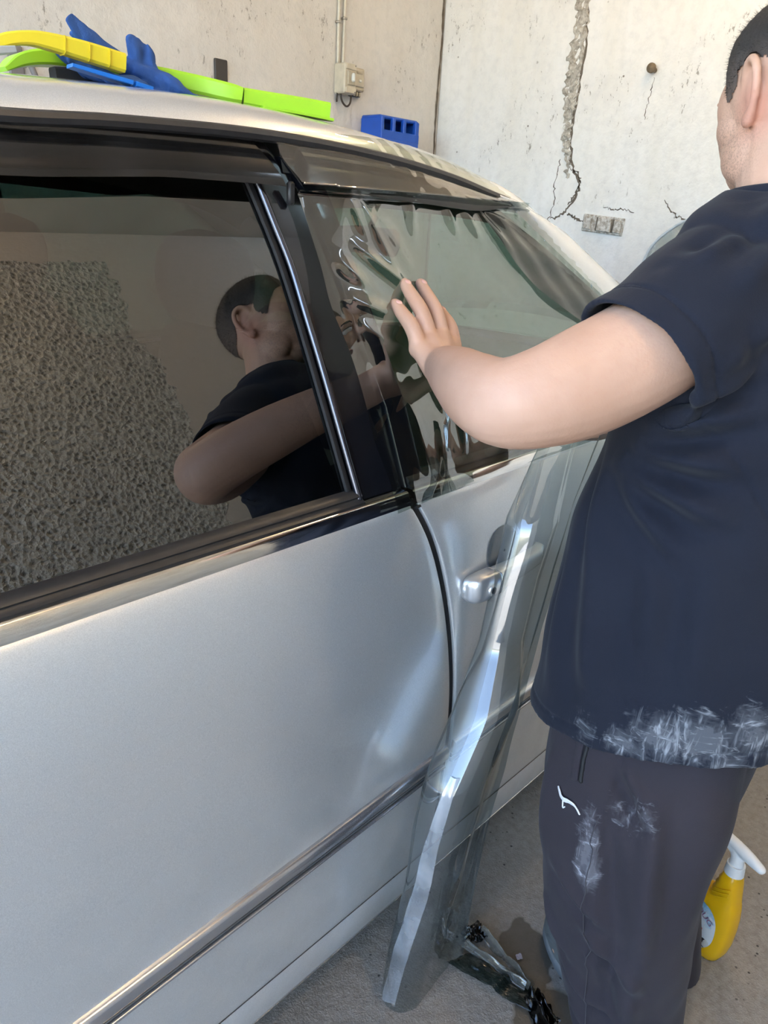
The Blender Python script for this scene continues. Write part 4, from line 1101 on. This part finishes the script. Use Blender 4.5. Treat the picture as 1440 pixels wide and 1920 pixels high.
def fold_highlight_strip():  # milky film strip, its pale haze also carries on the fold's highlight
    Lc = [(1.027, 1.138), (.933, 1.074), (.799, 1.046), (.702, 1.028), (.587, .970), (.482, .907), (.377, .880), (.258, .869), (.161, .845), (.085, .830), (.0, .822)]
    V = []; n, m = 40, 7
    for i in range(n):
        z = .006+.50*i/(n-1); r = interp(z, [(0, .040), (.3, .048), (.6, .055)])+.004
        cx = interp(z, sorted(Lc))+r*.52; cy = .672-r*.86; a0 = interp(z, [(0, 150), (.25, 172), (.5, 192)])
        for j in range(m):
            a = R(a0+interp(z, [(0, 44), (.3, 34), (.5, 18)])*j/(m-1)); q = r+.0015*math.sin(z*60+j)
            V.append((cx+q*math.cos(a), cy+q*math.sin(a), z+.006*j*(.5 if i == 0 else 0)))
    return V, grid_faces(n, m)
mesh_obj('fold_highlight_strip', *fold_highlight_strip(), thin_glass('milky_highlight', (.75, .78, .80), 1.5, rough=.15, add=.10, haze=.55, haze_col=(.75, .78, .84)), FILM)
def torn_edge():
    e = [(1.285, .600, 1.062), (1.262, .599, 1.03), (1.232, .598, .985), (1.212, .598, .95), (1.195, .598, .925)]
    C = crom(np.array(e), 10); V = []; rnd = random.Random(2)
    for i, p in enumerate(C):
        w = .009+.006*rnd.random()
        for k in range(4): V.append((p[0]+w*(k/3-.4), p[1]-.002-.003*rnd.random(), p[2]-.3*w*(k/3)+rnd.uniform(-.002, .002)))
    return V, grid_faces(len(C), 4)
mesh_obj('torn_edge', *torn_edge(), simple('crinkled_backing', (.62, .64, .66), .25, nscale=120, var=.5), FILM, smooth=False)

def floor_scraps():
    def sheet(name, outline, amp, mat, label, seed, folds=()):
        """flat offcut: quad patch between 4 corners with ripples"""
        a, b, c, d = (np.array(p, float) for p in outline); n, m = 34, 26; V = []
        for i in range(n):
            for j in range(m):
                u, w = i/(n-1), j/(m-1); p = (a*(1-u)+b*u)*(1-w)+(d*(1-u)+c*u)*w
                z = .0025+amp*max(0, noise.noise((u*4+seed, w*4, seed))+.25)+amp*.4*abs(noise.noise((u*11, w*11, seed)))
                for (fu, fw, fa, fs) in folds: z += fa*math.exp(-((u*fu[0]+w*fu[1]-fw)/fs)**2)
                V.append((p[0], p[1], z))
        o = mesh_obj(name, V, grid_faces(n, m), mat); tag(o, label, 'film scrap', 'film offcuts on the floor'); return o
    sheet('film_offcut', [(.955, .618), (1.015, .592), (1.035, .440), (.985, .437)], .008, M_FILM_DARK, 'dark green film offcut lying flat on the concrete', 1.3, [((0, 1), .55, .010, .05)])
    M_CR = thin_glass('crinkled_film', (.55, .55, .52), 1.5, rough=.08, add=.02, haze=.25, haze_col=(.5, .47, .41))
    sheet('film_strip', [(1.005, .618), (1.024, .606), (1.035, .475), (1.012, .470)], .006, M_CR, 'rolled pale film strip crossing the dark offcut', 4.1, [((1, 0), .5, .016, .22)])
    sheet('film_strip', [(1.052, .612), (1.070, .600), (1.040, .462), (1.020, .466)], .014, M_CR, 'crinkled clear film strip beside the wet patch', 7.7, [((1, .2), .5, .018, .14)])
    M_BK = thin_glass('dark_folded_film', (.05, .05, .05), 1.5, rough=.05, add=.01)
    sheet('film_curl', [(1.000, .462), (1.036, .446), (1.006, .385), (.955, .400)], .016, M_BK, 'black folded film curl at the bottom edge of the offcut', 9.2, [((1, 0), .35, .022, .12), ((1, 0), .75, .018, .10)])
    sheet('film_crumple', [(1.030, .640), (1.075, .618), (1.058, .586), (1.016, .604)], .018, M_BK, 'small shiny black crumple where the hanging film meets the floor', 5.5, [((1, 1), .8, .014, .2)])
    sheet('paper_bit', [(1.070, .528), (1.082, .522), (1.074, .512), (1.063, .518)], .002, simple('lilac_paper', (.42, .42, .52), .7), 'tiny lilac scrap lying in the wet patch', 2.2)
floor_scraps()

# ================================================================== the person
def mat_skin():
    t = NT('skin'); co = t.coord()
    n = t.noise(co, 9, 3, .6); f = t.noise(co, 160, 2, .6)
    col = t.mix(t.ramp(n, [(.35, 0.), (.7, 1.)]), (.53, .315, .215), (.60, .375, .27))
    col = t.mix(t.ramp(f, [(.55, 0.), (.75, .25)]), col, (.56, .30, .22))
    # redder ear and fingertips, a little stubble on the jaw
    for c, r in (((1.095, .404, 1.55), .05), ((1.03, .885, 1.30), .035), ((.985, .872, 1.27), .03)):
        col = t.mix(t.math('MULTIPLY', t.near(co, c, r*.35, r), .45), col, (.66, .27, .20))
    jaw = t.math('MULTIPLY', t.near(co, (1.135, .445, 1.495), .03, .085), t.ramp(t.noise(co, 420, 3, .7), [(.46, 0.), (.62, .55)]))
    col = t.mix(jaw, col, (.16, .11, .085))
    fa = t.math('MULTIPLY', t.near(co, (.88, .68, 1.19), .02, .09), t.ramp(t.noise(t.coord(scale=(60, 200, 200)), 3, 4, .7), [(.50, 0.), (.60, .35)]))
    col = t.mix(fa, col, (.22, .14, .10))
    t.pbr(color=col, rough=.48, sss=.0, spec=.35, normal=t.bump(t.noise(co, 260, 2), .12, .002))
    return t.m
def mat_cloth(name, c0, c1, marks, dust_col=(.55, .58, .62)):
    """washed cotton with chalky dust smears around given points (x,y,z,radius,strength)"""
    t = NT(name); co = t.coord()
    n = t.noise(co, 5, 3, .6); w = t.noise(co, 700, 1, .5)
    col = t.mix(n, c0, c1)
    st = t.noise(t.coord(scale=(9, 9, 30)), 2.2, 3, .78, 1.2)
    st2 = t.noise(t.coord(scale=(26, 26, 5)), 2.0, 3, .75, 1.0)
    streak = t.ramp(t.math('MAXIMUM', st, st2), [(.56, 0.), (.76, 1.)])
    tot = None
    for (x, y, z, r, s, *zs) in marks:
        k = zs[0] if zs else 1.0
        vec = t.coord(scale=(1, 1, k)) if zs else co
        p = t.math('MULTIPLY', t.near(vec, (x, y, z*k), r*.15, r), s)
        tot = p if tot is None else t.math('MAXIMUM', tot, p)
    big = t.noise(t.coord(scale=(1, 1, .7)), 26, 3, .7, .8)
    v = t.math('ADD', t.math('MULTIPLY', tot, .62), t.math('ADD', t.math('MULTIPLY', t.math('MAXIMUM', st, st2), .55), t.math('MULTIPLY', big, .50)))
    d = t.math('MULTIPLY', t.ramp(v, [(.80, 0.), (.99, .50), (1.0, .7)]), t.math('ADD', .22, t.math('MULTIPLY', streak, .78)))
    d = t.math('MULTIPLY', d, t.math('GREATER_THAN', tot, .001))
    col = t.mix(d, col, dust_col)
    t.pbr(color=col, rough=.92, spec=.12, sheen=.06, normal=t.bump(w, .2, .002))
    return t.m
def sring(z, cx, cy, rx, ry, n=48, e=.88, tilt=0.0, wav=0.0):
    out = []
    for k in range(n):
        a = 2*math.pi*k/n; c, s = math.cos(a), math.sin(a)
        x = cx+rx*math.copysign(abs(c)**e, c)*(1+wav*math.sin(5*a+z*7)); y = cy+ry*math.copysign(abs(s)**e, s)*(1+wav*math.sin(4*a+1+z*5))
        out.append((x, y, z+tilt*(y-cy)))
    return out
def person():
    P = empty('person', (1.14, .36, 0), 'person in dark t-shirt and dusty dark trousers pressing film onto the window', 'person')
    M_SKIN = mat_skin()
    # ---- body
    ph = R(53); f = np.array((math.cos(ph), math.sin(ph), 0)); l = np.array((-math.sin(ph), math.cos(ph), 0)); u = np.array((0, 0, 1.))
    tilt = R(10); f, u = f*math.cos(tilt)-u*math.sin(tilt), u*math.cos(tilt)+f*math.sin(tilt)
    HC = np.array((1.184, .380, 1.564)); ax = (f, l, u)
    H = lambda a, b, c: tuple(HC+f*a+l*b+u*c)
    parts = [ell(H(-.010, 0, .022), ax, (.102, .082, .098), 28, 18), ell(H(.030, 0, -.028), ax, (.068, .071, .080), 24, 16),
             ell(H(.045, 0, -.072), ax, (.048, .050, .038), 20, 12), ell(H(.074, 0, -.092), ax, (.020, .026, .018), 14, 10),
             ell(H(.036, .047, -.022), ax, (.038, .028, .034)), ell(H(.036, -.047, -.022), ax, (.038, .028, .034)),
             ell(H(.012, .052, -.062), ax, (.044, .024, .038)), ell(H(.012, -.052, -.062), ax, (.044, .024, .038)),
             ell(H(.030, .050, .006), ax, (.046, .026, .046)), ell(H(.030, -.050, .006), ax, (.046, .026, .046)),
             limb([H(.080, 0, .012), H(.094, 0, -.012), H(.104, 0, -.032)], [.009, .010, .012], n=10),
             ell(H(.084, .030, .020), ax, (.012, .026, .008)), ell(H(.084, -.030, .020), ax, (.012, .026, .008)),
             limb([H(.088, -.022, -.060), H(.096, 0, -.058), H(.088, .022, -.060)], [.006, .008, .006], n=8),
             limb([(1.140, .340, 1.38), (1.146, .346, 1.43), (1.160, .360, 1.49), (1.172, .372, 1.55)], [.075, .066, .063, .063], n=20)]
    for s in (1, -1):                                    # ears
        c = lambda a, b, cc: H(-.022+a, s*(.072+b*.85), cc)
        parts += [limb([c(.012, .004, .010), c(.006, .012, .028), c(-.010, .018, .036), c(-.024, .021, .026), c(-.027, .020, .004), c(-.018, .014, -.016), c(-.004, .008, -.032)], [.0055, .006, .0062, .0062, .0060, .0058, .0075], n=10),
                  ell(c(-.006, .006, .006), (f, l, u), (.016, .006, .026)), ell(c(.000, .007, -.030), (f, l, u), (.010, .0065, .012))]
    # torso under the shirt, pelvis and legs
    parts.append(loft([sring(z, cx, cy, rx, ry, 28) for z, cx, cy, rx, ry in ((1.43, 1.125, .335, .07, .06), (1.40, 1.13, .345, .12, .08), (1.33, 1.135, .355, .165, .105), (1.2, 1.14, .36, .165, .125), (1.05, 1.135, .36, .160, .135), (.92, 1.13, .36, .160, .14), (.82, 1.13, .36, .155, .13))]))
    parts.append(limb([(1.05, .355, .86), (1.02, .345, .66), (1.005, .335, .45), (1.015, .305, .22), (1.065, .275, .07)], [.085, .078, .056, .052, .038], n=16))
    parts.append(limb([(1.22, .365, .86), (1.225, .37, .66), (1.225, .375, .45), (1.225, .355, .22), (1.255, .320, .07)], [.085, .078, .056, .052, .038], n=16))
    parts.append(limb([(1.070, .27, .045), (1.105, .36, .038), (1.145, .455, .032)], [(.03, .035), (.028, .042), (.018, .038)], n=12))
    parts.append(limb([(1.255, .31, .045), (1.275, .39, .038), (1.297, .475, .032)], [(.03, .035), (.028, .042), (.018, .038)], n=12))
    # left arm, raised with a bent elbow
    parts.append(limb([(1.045, .366, 1.318), (.99, .380, 1.300), (.905, .408, 1.258), (.835, .438, 1.227), (.785, .464, 1.210), (.766, .500, 1.200), (.795, .560, 1.198), (.845, .622, 1.196), (.902, .687, 1.191), (.948, .735, 1.184)],
                      [(.070, .070), (.070, .070), (.069, .068), (.067, .063), (.060, .056), (.054, .052), (.051, .047), (.047, .042), (.040, .036), (.035, .031)], n=24, sub=6, up=(0, 0, 1)))
    # right arm, hidden from the camera, steadying the sheet
    parts.append(limb([(1.24, .366, 1.345), (1.295, .37, 1.315), (1.36, .40, 1.22), (1.40, .44, 1.10), (1.40, .50, 1.06), (1.37, .575, 1.055), (1.345, .615, 1.06)], [.075, .074, .064, .052, .050, .040, .030], n=20, up=(0, 1, 0)))
    def fingers(W, mcp, tips, bend, r0, thumb):
        W = np.array(W)
        for m, t in zip(mcp, tips):
            m, t = np.array(m), np.array(t); b = np.array(bend)
            parts.append(limb([W+(m-W)*.10, W+(m-W)*.55+b*.3, m], [.018, .0185, .0165], n=12))
            d = t-m
            parts.append(limb([m, m+d*.22+b*.8, m+d*.48+b, m+d*.76+b*.45, t], [.0150*r0, .0128*r0, .0124*r0, .0112*r0, .0092*r0], n=14, sub=5))
        parts.append(limb(thumb[0], thumb[1], n=14, sub=5))
    tips = [(.953, .849, 1.270), (.985, .860, 1.300), (1.026, .860, 1.299), (1.060, .843, 1.256)]
    mcp = [(.945, .788, 1.208), (.976, .793, 1.221), (1.007, .794, 1.223), (1.032, .788, 1.207)]
    fingers((.948, .735, 1.184), mcp, tips, (-.003, -.009, .005), 1.03, ([(.958, .742, 1.174), (.992, .762, 1.160), (1.024, .790, 1.154), (1.052, .812, 1.160)], [.020, .020, .0130, .0095]))
    parts.append(limb([(.948, .735, 1.182), (.968, .763, 1.195), (.988, .786, 1.208)], [(.028, .036), (.023, .047), (.017, .052)], n=18, up=(-.2, -.75, .62)))
    fingers((1.345, .618, 1.06), [(1.31, .655, 1.075), (1.325, .668, 1.085), (1.345, .675, 1.085), (1.365, .672, 1.075)], [(1.29, .690, 1.05), (1.305, .708, 1.05), (1.335, .715, 1.05), (1.365, .708, 1.045)], (0, .0, .012), 1.0,
            ([(1.335, .625, 1.055), (1.305, .64, 1.045), (1.285, .66, 1.04), (1.275, .68, 1.04)], [.018, .016, .0115, .009]))
    V, F, N = fuse(parts, .0032, 5, .5)
    body = mesh_obj('body', V, F, M_SKIN, P)
    bv = BVHTree.FromPolygons([tuple(v) for v in V], F)
    # fingernails on the pressing hand
    M_NAIL = simple('fingernail', (.72, .42, .36), .25, nscale=50)
    for m, t in zip(mcp, tips):
        m, t = Vector(m), Vector(t); d = (t-m).normalized(); q = t-d*.001+Vector((-.10, -.80, .35))*.010
        hit, nn, _, _ = bv.find_nearest(q)
        w = d.cross(nn).normalized(); d2 = nn.cross(w).normalized()
        mesh_obj('fingernail', *ell(hit-nn*.0009, (w, d2, nn), (.0052, .0066, .0018), 14, 8), M_NAIL, body)
    # eyes and brows
    M_EYE = simple('eye_white', (.75, .74, .72), .2); M_HAIR = simple('black_hair', (.018, .015, .013), .55, nscale=200, var=.5, bump=.5, bscale=900)
    for s in (1, -1):
        mesh_obj('eye', *ell(H(.083, s*.031, .006), ax, (.010, .013, .009), 16, 10), M_EYE, body)
        mesh_obj('eyebrow', *limb([H(.094, s*.014, .026), H(.094, s*.032, .031), H(.080, s*.052, .025)], [(.003, .004), (.004, .005), (.002, .003)], n=8), M_HAIR, body)
        mesh_obj('eyelash', *limb([H(.091, s*.020, .011), H(.0925, s*.032, .0135), H(.083, s*.047, .009)], [.0016]*3, n=6), M_HAIR, body)
    mesh_obj('mouth', *limb([H(.098, -.020, -.060), H(.1045, 0, -.059), H(.098, .020, -.060)], [(.0018, .003)]*3, n=8), simple('lip', (.50, .20, .17), .4), body)
    # ---- short hair: a cap over the scalp and short strands
    Hv = []; nrm = {}
    def hairline(p):
        q = np.array(p)-HC; a, b, c = q@f, abs(q@l), q@u
        line = interp(a, [(-.12, -.045), (-.085, -.042), (-.062, -.018), (-.050, .030), (-.012, .036), (.006, .010), (.026, -.002), (.040, .030), (.055, .060), (.075, .078), (.10, .085)])
        return c-line
    faces = []; keep = {}
    HV = []
    for fc in F:
        if all(V[i][2] > 1.50 for i in fc) and all(hairline(V[i]) > 0 for i in fc) and all(abs((V[i]-HC)@l) < (.076 if (V[i]-HC)@u < .034 and -.065 < (V[i]-HC)@f < .0 else .090) for i in fc):
            ids = []
            for i in fc:
                if i not in keep:
                    d = hairline(V[i]); th = min(.011, .0010+d*.14)+.0012*noise.noise(Vector(V[i])*260)
                    keep[i] = len(HV); HV.append(tuple(V[i]+N[i]*th))
                ids.append(keep[i])
            faces.append(tuple(ids))
    t = NT('cropped_hair'); co = t.coord()
    fad = None
    hz = t.n('VectorMath', {0: co, 1: tuple(u)}, operation='DOT_PRODUCT').outputs['Value']
    fade = t.n('MapRange', {'Value': hz, 'From Min': float(HC@u)-.04, 'From Max': float(HC@u)+.062, 'To Min': .52, 'To Max': 0.0}).outputs[0]
    col = t.mix(t.math('MULTIPLY', fade, t.ramp(t.noise(co, 500, 3, .7), [(.35, .7), (.7, 1.)])), (.020, .017, .015), (.40, .27, .20))
    t.pbr(color=col, rough=.6, normal=t.bump(t.noise(t.coord(scale=(1, 1, .25)), 900, 3), .6, .003))
    hair = mesh_obj('hair', HV, faces, t.m, P)
    rnd = random.Random(4); SV = []; SF = []
    ks = list(keep.keys())
    for _ in range(9000):
        i = rnd.choice(ks); p = Vector(V[i]); d = hairline(V[i]); nn = Vector(N[i])
        if d < .012: continue
        L = min(.016, .003+d*.16)*rnd.uniform(.7, 1.2)
        dr = (nn+Vector((rnd.gauss(0, .3), rnd.gauss(0, .3), rnd.gauss(0, .3)))+Vector(tuple(f))*.35-Vector((0, 0, .25))).normalized()
        w = dr.orthogonal().normalized()*.00045; base = p+nn*.001; k = len(SV)
        SV += [base-w, base+w, base+dr*L+nn*.001]; SF.append((k, k+1, k+2))
    st = mesh_obj('hair_strands', SV, SF, M_HAIR, hair); st['kind'] = 'stuff'

    # ---- t-shirt: torso with an open hem, sleeves as open shells
    T = [(.684, 1.117, .362, .196, .199), (.70, 1.117, .362, .196, .199), (.80, 1.121, .361, .194, .196), (.90, 1.126, .360, .193, .190), (1.0, 1.130, .360, .192, .178), (1.1, 1.135, .356, .190, .160), (1.2, 1.140, .354, .190, .148), (1.29, 1.140, .356, .188, .138), (1.35, 1.138, .357, .174, .128), (1.39, 1.136, .352, .145, .108), (1.42, 1.134, .348, .128, .100), (1.442, 1.138, .345, .098, .088), (1.456, 1.140, .343, .080, .078)]
    C = crom(np.array(T), 5)
    outer = [sring(r[0], r[1], r[2], r[3], r[4], 64, .86, tilt=-.20*max(0, min(1, (.95-r[0])/.25)), wav=.006) for r in C]
    inner = [sring(z, 1.118, .362, rx, ry, 64, .86, tilt=-.20*max(0, min(1, (.95-z)/.25)), wav=.006) for z, rx, ry in ((.78, .182, .184), (.70, .186, .189), (.684, .188, .191))]
    sh = [loft(inner[:1]+inner[1:]+outer)]
    sh[0] = loft(inner+outer)
    def sleeve(pts, rad, end_in, upv):
        Cc = crom(np.array([list(p)+list(r) for p, r in zip(pts, rad)], float), 6); rings = []; prev = None; fr = []
        for i in range(len(Cc)):
            tg = Cc[min(i+1, len(Cc)-1), :3]-Cc[max(i-1, 0), :3]; tg /= np.linalg.norm(tg)
            uu = np.array(upv, float) if prev is None else prev
            uu = uu-tg*(uu@tg); uu /= np.linalg.norm(uu); prev = uu; fr.append((Cc[i, :3], uu, np.cross(tg, uu), Cc[i, 3], Cc[i, 4], tg))
        def rg(k, sc, shift=0.0):
            c, uu, ww, a, b, tg = fr[k]; out = []
            for q in range(40):
                an = 2*math.pi*q/40; ca, sa = math.cos(an), math.sin(an)
                aa = a*(1.0 if ca > 0 else 1.16)           # hangs looser underneath
                out.append(c+uu*(aa-sc)*ca+ww*(b-sc)*sa+tg*(shift+(.018 if ca > 0 else -.012)*abs(ca)*(k/(len(fr)-1))**2))
            return out
        n = len(fr); rings = [rg(k, 0) for k in range(n)]+[rg(n-1, .004, .002)]+[rg(n-1, .009, 0)]+[rg(k, .010) for k in range(n-2, n-12, -1)]
        return loft(rings)
    sh.append(sleeve([(1.075, .362, 1.320), (1.025, .368, 1.315), (.980, .378, 1.299), (.938, .392, 1.278), (.903, .405, 1.258)], [(.098, .095), (.098, .100), (.093, .098), (.088, .094), (.085, .092)], .03, (0, 0, 1)))
    sh.append(sleeve([(1.20, .362, 1.335), (1.265, .368, 1.32), (1.315, .38, 1.285), (1.355, .395, 1.235), (1.375, .41, 1.195)], [(.098, .095), (.100, .100), (.096, .098), (.092, .094), (.089, .092)], .03, (0, 0, 1)))
    V2, F2, N2 = fuse(sh, .0036, 5, .5)
    def drape(V, F, N, folds, gain, back, n1, n2):
        # fold lines are laid on the cloth surface first
        bv2 = BVHTree.FromPolygons([tuple(v) for v in V], F); h = n1[0]*vnoise(V, n1[1])+n2[0]*vnoise(V, n2[1], .4)+.0022*vnoise(V*np.array((1, 1, .8)), 11.0, .9)
        for a, b, am, w in folds:
            side = Vector((0, 0, -1)) if abs(a[2]-b[2]) < abs(a[1]-b[1]) else Vector((0, 1, 0))
            for off, g in ((0.0, gain), (.9*w+.012, -back)):
                L = [np.array(bv2.find_nearest(Vector(a).lerp(Vector(b), k/5)+side*off)[0]) for k in range(6)]
                h = h+g*vfold(V, L, am, w)
        return h
    FO = [((.95, .385, 1.165), (.97, .28, 1.205), .012, .015), ((.95, .40, 1.135), (.96, .275, 1.135), .013, .016), ((.95, .42, 1.11), (.96, .285, 1.065), .011, .017), ((.95, .44, 1.10), (.95, .32, 1.00), .009, .018), ((.97, .48, 1.10), (.95, .43, .90), .008, .022),
          ((.95, .35, .98), (.94, .32, .78), .007, .026), ((.96, .285, 1.00), (.95, .28, .80), .007, .026), ((.95, .43, .90), (.94, .40, .74), .006, .024), ((.98, .51, .95), (.96, .49, .74), .006, .022),
          ((.92, .37, 1.345), (1.0, .34, 1.385), .007, .013), ((.92, .34, 1.315), (1.02, .31, 1.385), .007, .014), ((.91, .325, 1.26), (1.0, .29, 1.33), .008, .015), ((.91, .325, 1.22), (.97, .28, 1.26), .009, .014), ((1.05, .33, 1.42), (1.0, .30, 1.32), .006, .02)]
    h = drape(V2, F2, N2, FO, 1.5, 1.5, (.005, 2.2), (.0040, 5.0))
    dz = V2[:, 2]-(.684-.20*(V2[:, 1]-.362))                 # stitched hem
    h -= .0030*np.exp(-((dz-.024)/.0028)**2)
    e = (V2-np.array((.903, .405, 1.258)))@np.array((-.80, .28, -.50))
    h -= np.where(V2[:, 0] < .99, .0028*np.exp(-((e+.022)/.0028)**2), 0)
    out = V2+N2*h[:, None]
    M_SHIRT = mat_cloth('navy_cotton', (.012, .014, .023), (.021, .024, .035),
        [(.94, .30, .735, .085, .80), (.955, .25, .755, .085, .85), (1.0, .205, .775, .085, .80), (.985, .225, .715, .07, .85), (.925, .34, .715, .06, .70), (.93, .40, .70, .06, .65), (1.04, .18, .75, .08, .7), (.95, .46, .68, .04, .5), (.82, .37, 1.24, .03, .18), (.965, .30, 1.385, .03, .15)])
    mesh_obj('t_shirt', out, F2, M_SHIRT, P)
    # ribbed collar
    ring = [(1.144+.076*math.cos(a), .343+.074*math.sin(a), 1.452+.012*math.cos(a-R(80))*-.6) for a in np.linspace(0, 2*math.pi, 40)]
    mesh_obj('collar', *limb(ring, [(.010, .006)]*40, n=10, sub=1, caps=False), M_SHIRT, P)

    # ---- trousers
    hips = loft([sring(r[0], r[1], r[2], r[3], r[4], 48, .9) for r in crom(np.array([(.56, 1.126, .355, .170, .140), (.66, 1.125, .357, .178, .160), (.74, 1.125, .358, .172, .160), (.86, 1.128, .36, .165, .15), (.90, 1.13, .36, .160, .14)]), 3)])
    LL = crom(np.array([(.84, 1.065, .355, .095, .14), (.72, 1.050, .353, .108, .150), (.64, 1.033, .348, .116, .150), (.56, 1.018, .344, .118, .146), (.45, 1.004, .338, .120, .132), (.34, 1.000, .330, .112, .126), (.24, 1.012, .308, .100, .113), (.14, 1.030, .288, .090, .100), (.05, 1.045, .276, .082, .092), (.018, 1.048, .274, .084, .094)]), 4)
    RL = crom(np.array([(.84, 1.19, .36, .095, .14), (.70, 1.205, .362, .106, .146), (.55, 1.228, .366, .115, .138), (.40, 1.228, .366, .105, .122), (.26, 1.222, .358, .096, .112), (.12, 1.240, .335, .088, .102), (.03, 1.250, .320, .084, .098)]), 4)
    legs = [loft([sring(r[0], r[1], r[2], r[3], r[4], 44, .95, wav=.012) for r in L]) for L in (LL, RL)]
    V3, F3, N3 = fuse([hips]+legs, .0042, 6, .5)
    FT = [((.92, .275, .64), (.92, .255, .34), .013, .020), ((.91, .305, .60), (.92, .275, .40), .010, .018), ((.92, .27, .36), (.93, .25, .20), .011, .018), ((.90, .40, .46), (.90, .29, .41), .006, .014), ((.90, .33, .39), (.92, .25, .32), .009, .015), ((.91, .37, .26), (.93, .24, .22), .010, .014), ((.93, .34, .18), (.96, .23, .14), .010, .012), ((.95, .37, .12), (.98, .22, .08), .009, .011), ((.90, .44, .35), (.91, .36, .29), .008, .014), ((.93, .33, .665), (.91, .27, .60), .008, .014), ((.95, .46, .60), (.92, .44, .45), .006, .02)]
    h = drape(V3, F3, N3, FT, 1.5, 1.5, (.007, 2.0), (.0045, 4.6))
    ys = np.interp(V3[:, 2], (0, .2, .45, .7), (.268, .300, .335, .345))       # outer side seam
    h += np.where(V3[:, 0] < 1.05, .0018*np.exp(-((V3[:, 1]-ys-.004)/.003)**2)-.0018*np.exp(-((V3[:, 1]-ys+.004)/.003)**2), 0)
    h -= .005
    out3 = V3+N3*h[:, None]
    M_TR = mat_cloth('charcoal_jersey', (.030, .026, .032), (.048, .042, .049),
        [(.885, .350, .535, .034, 1.0, .32), (.885, .335, .515, .030, 1.15, .34), (.885, .365, .575, .045, .8, .7), (.90, .30, .615, .07, .70), (.90, .40, .60, .03, .3), (.92, .26, .48, .02, .9), (.93, .25, .45, .014, .8), (1.0, .21, .63, .05, .35), (.90, .34, .20, .12, .22), (.93, .30, .36, .12, .14)], dust_col=(.60, .62, .68))
    tr = mesh_obj('trousers', out3, F3, M_TR, P)
    bt = BVHTree.FromPolygons([tuple(v) for v in out3], F3)
    def onleg(p, off=.001):
        hit, nn, _, _ = bt.find_nearest(Vector(p)); return hit+nn*off, nn
    # pocket opening with its welt
    pts = [(.93, .475, .685), (.915, .455, .655), (.912, .450, .62), (.914, .446, .585)]
    L = [onleg(p, .0005)[0] for p in crom(np.array([(.88, .420, .71), (.88, .414, .68), (.88, .408, .655), (.88, .400, .628)]), 5)]
    mesh_obj('pocket_slit', *limb(L, [(.0035, .0035)]*len(L), n=8, sub=1), M_VOID, tr)
    L = [onleg(p, .0025)[0] for p in crom(np.array([(.88, .436, .71), (.88, .430, .68), (.88, .424, .655), (.88, .414, .625)]), 5)]
    mesh_obj('pocket_welt', *limb(L, [(.007, .003)]*len(L), n=10, sub=1, up=(.3, 1, 0)), M_TR, tr)
    L = [onleg((.86, interp(z, [(0, .275), (.2, .305), (.45, .338), (.7, .348)]), z), .0006)[0] for z in np.linspace(.595, .05, 60)]
    mesh_obj('side_seam', *limb(L, [(.0008, .0008)]*60, n=6, sub=1), simple('seam_thread', (.058, .053, .060), .9), tr)
    # white embroidered mark below the pocket
    mk = [(.0, .004, .0030), (.006, -.003, .0048), (.012, -.009, .0054), (.022, -.011, .0050), (.033, -.008, .0036), (.045, -.007, .0030), (.055, -.009, .0020), (.062, -.013, .0008)]
    L = []; Rr = []
    for a, b, r in mk:
        h, nn = onleg((.84, .455-a, 0.600+b), .0012); L.append(h); Rr.append((r*1.5, .0014))
    mesh_obj('embroidered_mark', *limb(L, Rr, n=8, sub=4, up=(0, .3, 1)), simple('white_thread', (.78, .78, .82), .7, nscale=600, var=.3), tr)
    L = [onleg((.84, .455-a, 0.600+b), .0012)[0] for a, b in ((.020, -.013), (.024, -.021), (.030, -.019))]
    mesh_obj('embroidered_mark', *limb(L, [.0012]*3, n=6), MATS['white_thread'], tr)
    # ---- grey slip-on shoes
    M_SHOE = simple('grey_clog', (.105, .115, .12), .6, nscale=40, var=.25, bump=.2); M_SOLE = simple('clog_sole', (.19, .20, .205), .7, nscale=40, var=.3)
    for (hx, hy, tx, ty, nm) in ((1.235, .265, 1.312, .522, 'r'), (1.065, .230, 1.175, .520, 'l')):
        d = np.array((tx-hx, ty-hy, 0)); Ls = np.linalg.norm(d); d /= Ls; w = np.array((d[1], -d[0], 0)); c0 = np.array((hx, hy, 0))
        def ringz(z, sc, inset=0.0):
            out = []
            for k in range(40):
                a = 2*math.pi*k/40; s = (1-math.cos(a))/2; wid = (.036+.016*s-.02*max(0, s-.75)*2)*sc-inset
                out.append(c0+d*(Ls*s+(inset if s < .5 else -inset)*(abs(math.cos(a))))+w*wid*math.sin(a)+np.array((0, 0, z)))
            return out
        up = [ringz(.022, 1.02), ringz(.034, 1.04), ringz(.050, 1.00), ringz(.060, .95), ringz(.062, .90, .006), ringz(.052, .85, .012), ringz(.030, .82, .016), ringz(.027, .3, .03)]
        e = mesh_obj('slip_on_shoe', *loft(up), M_SHOE, P, sharp=70); e['label'] = 'grey rubber slip-on shoe'
        mesh_obj('sole', *loft([ringz(0, 1.02), ringz(.006, 1.08), ringz(.020, 1.08), ringz(.024, 1.02)]), M_SOLE, e, sharp=50)
        mesh_obj('toe_cap', *limb([c0+d*Ls*.52+np.array((0, 0, .058)), c0+d*Ls*.70+np.array((0, 0, .050)), c0+d*Ls*.86+np.array((0, 0, .036))], [(.016, .050), (.018, .048), (.012, .036)], n=18), M_SHOE, e)
        mesh_obj('heel_strap', *limb([c0+d*.09+w*.046+np.array((0, 0, .058)), c0+d*.02+w*.034+np.array((0, 0, .062)), c0-d*.004+np.array((0, 0, .064)), c0+d*.02-w*.034+np.array((0, 0, .062)), c0+d*.09-w*.046+np.array((0, 0, .058))], [(.009, .004)]*5, n=8), M_SOLE, e)
person()
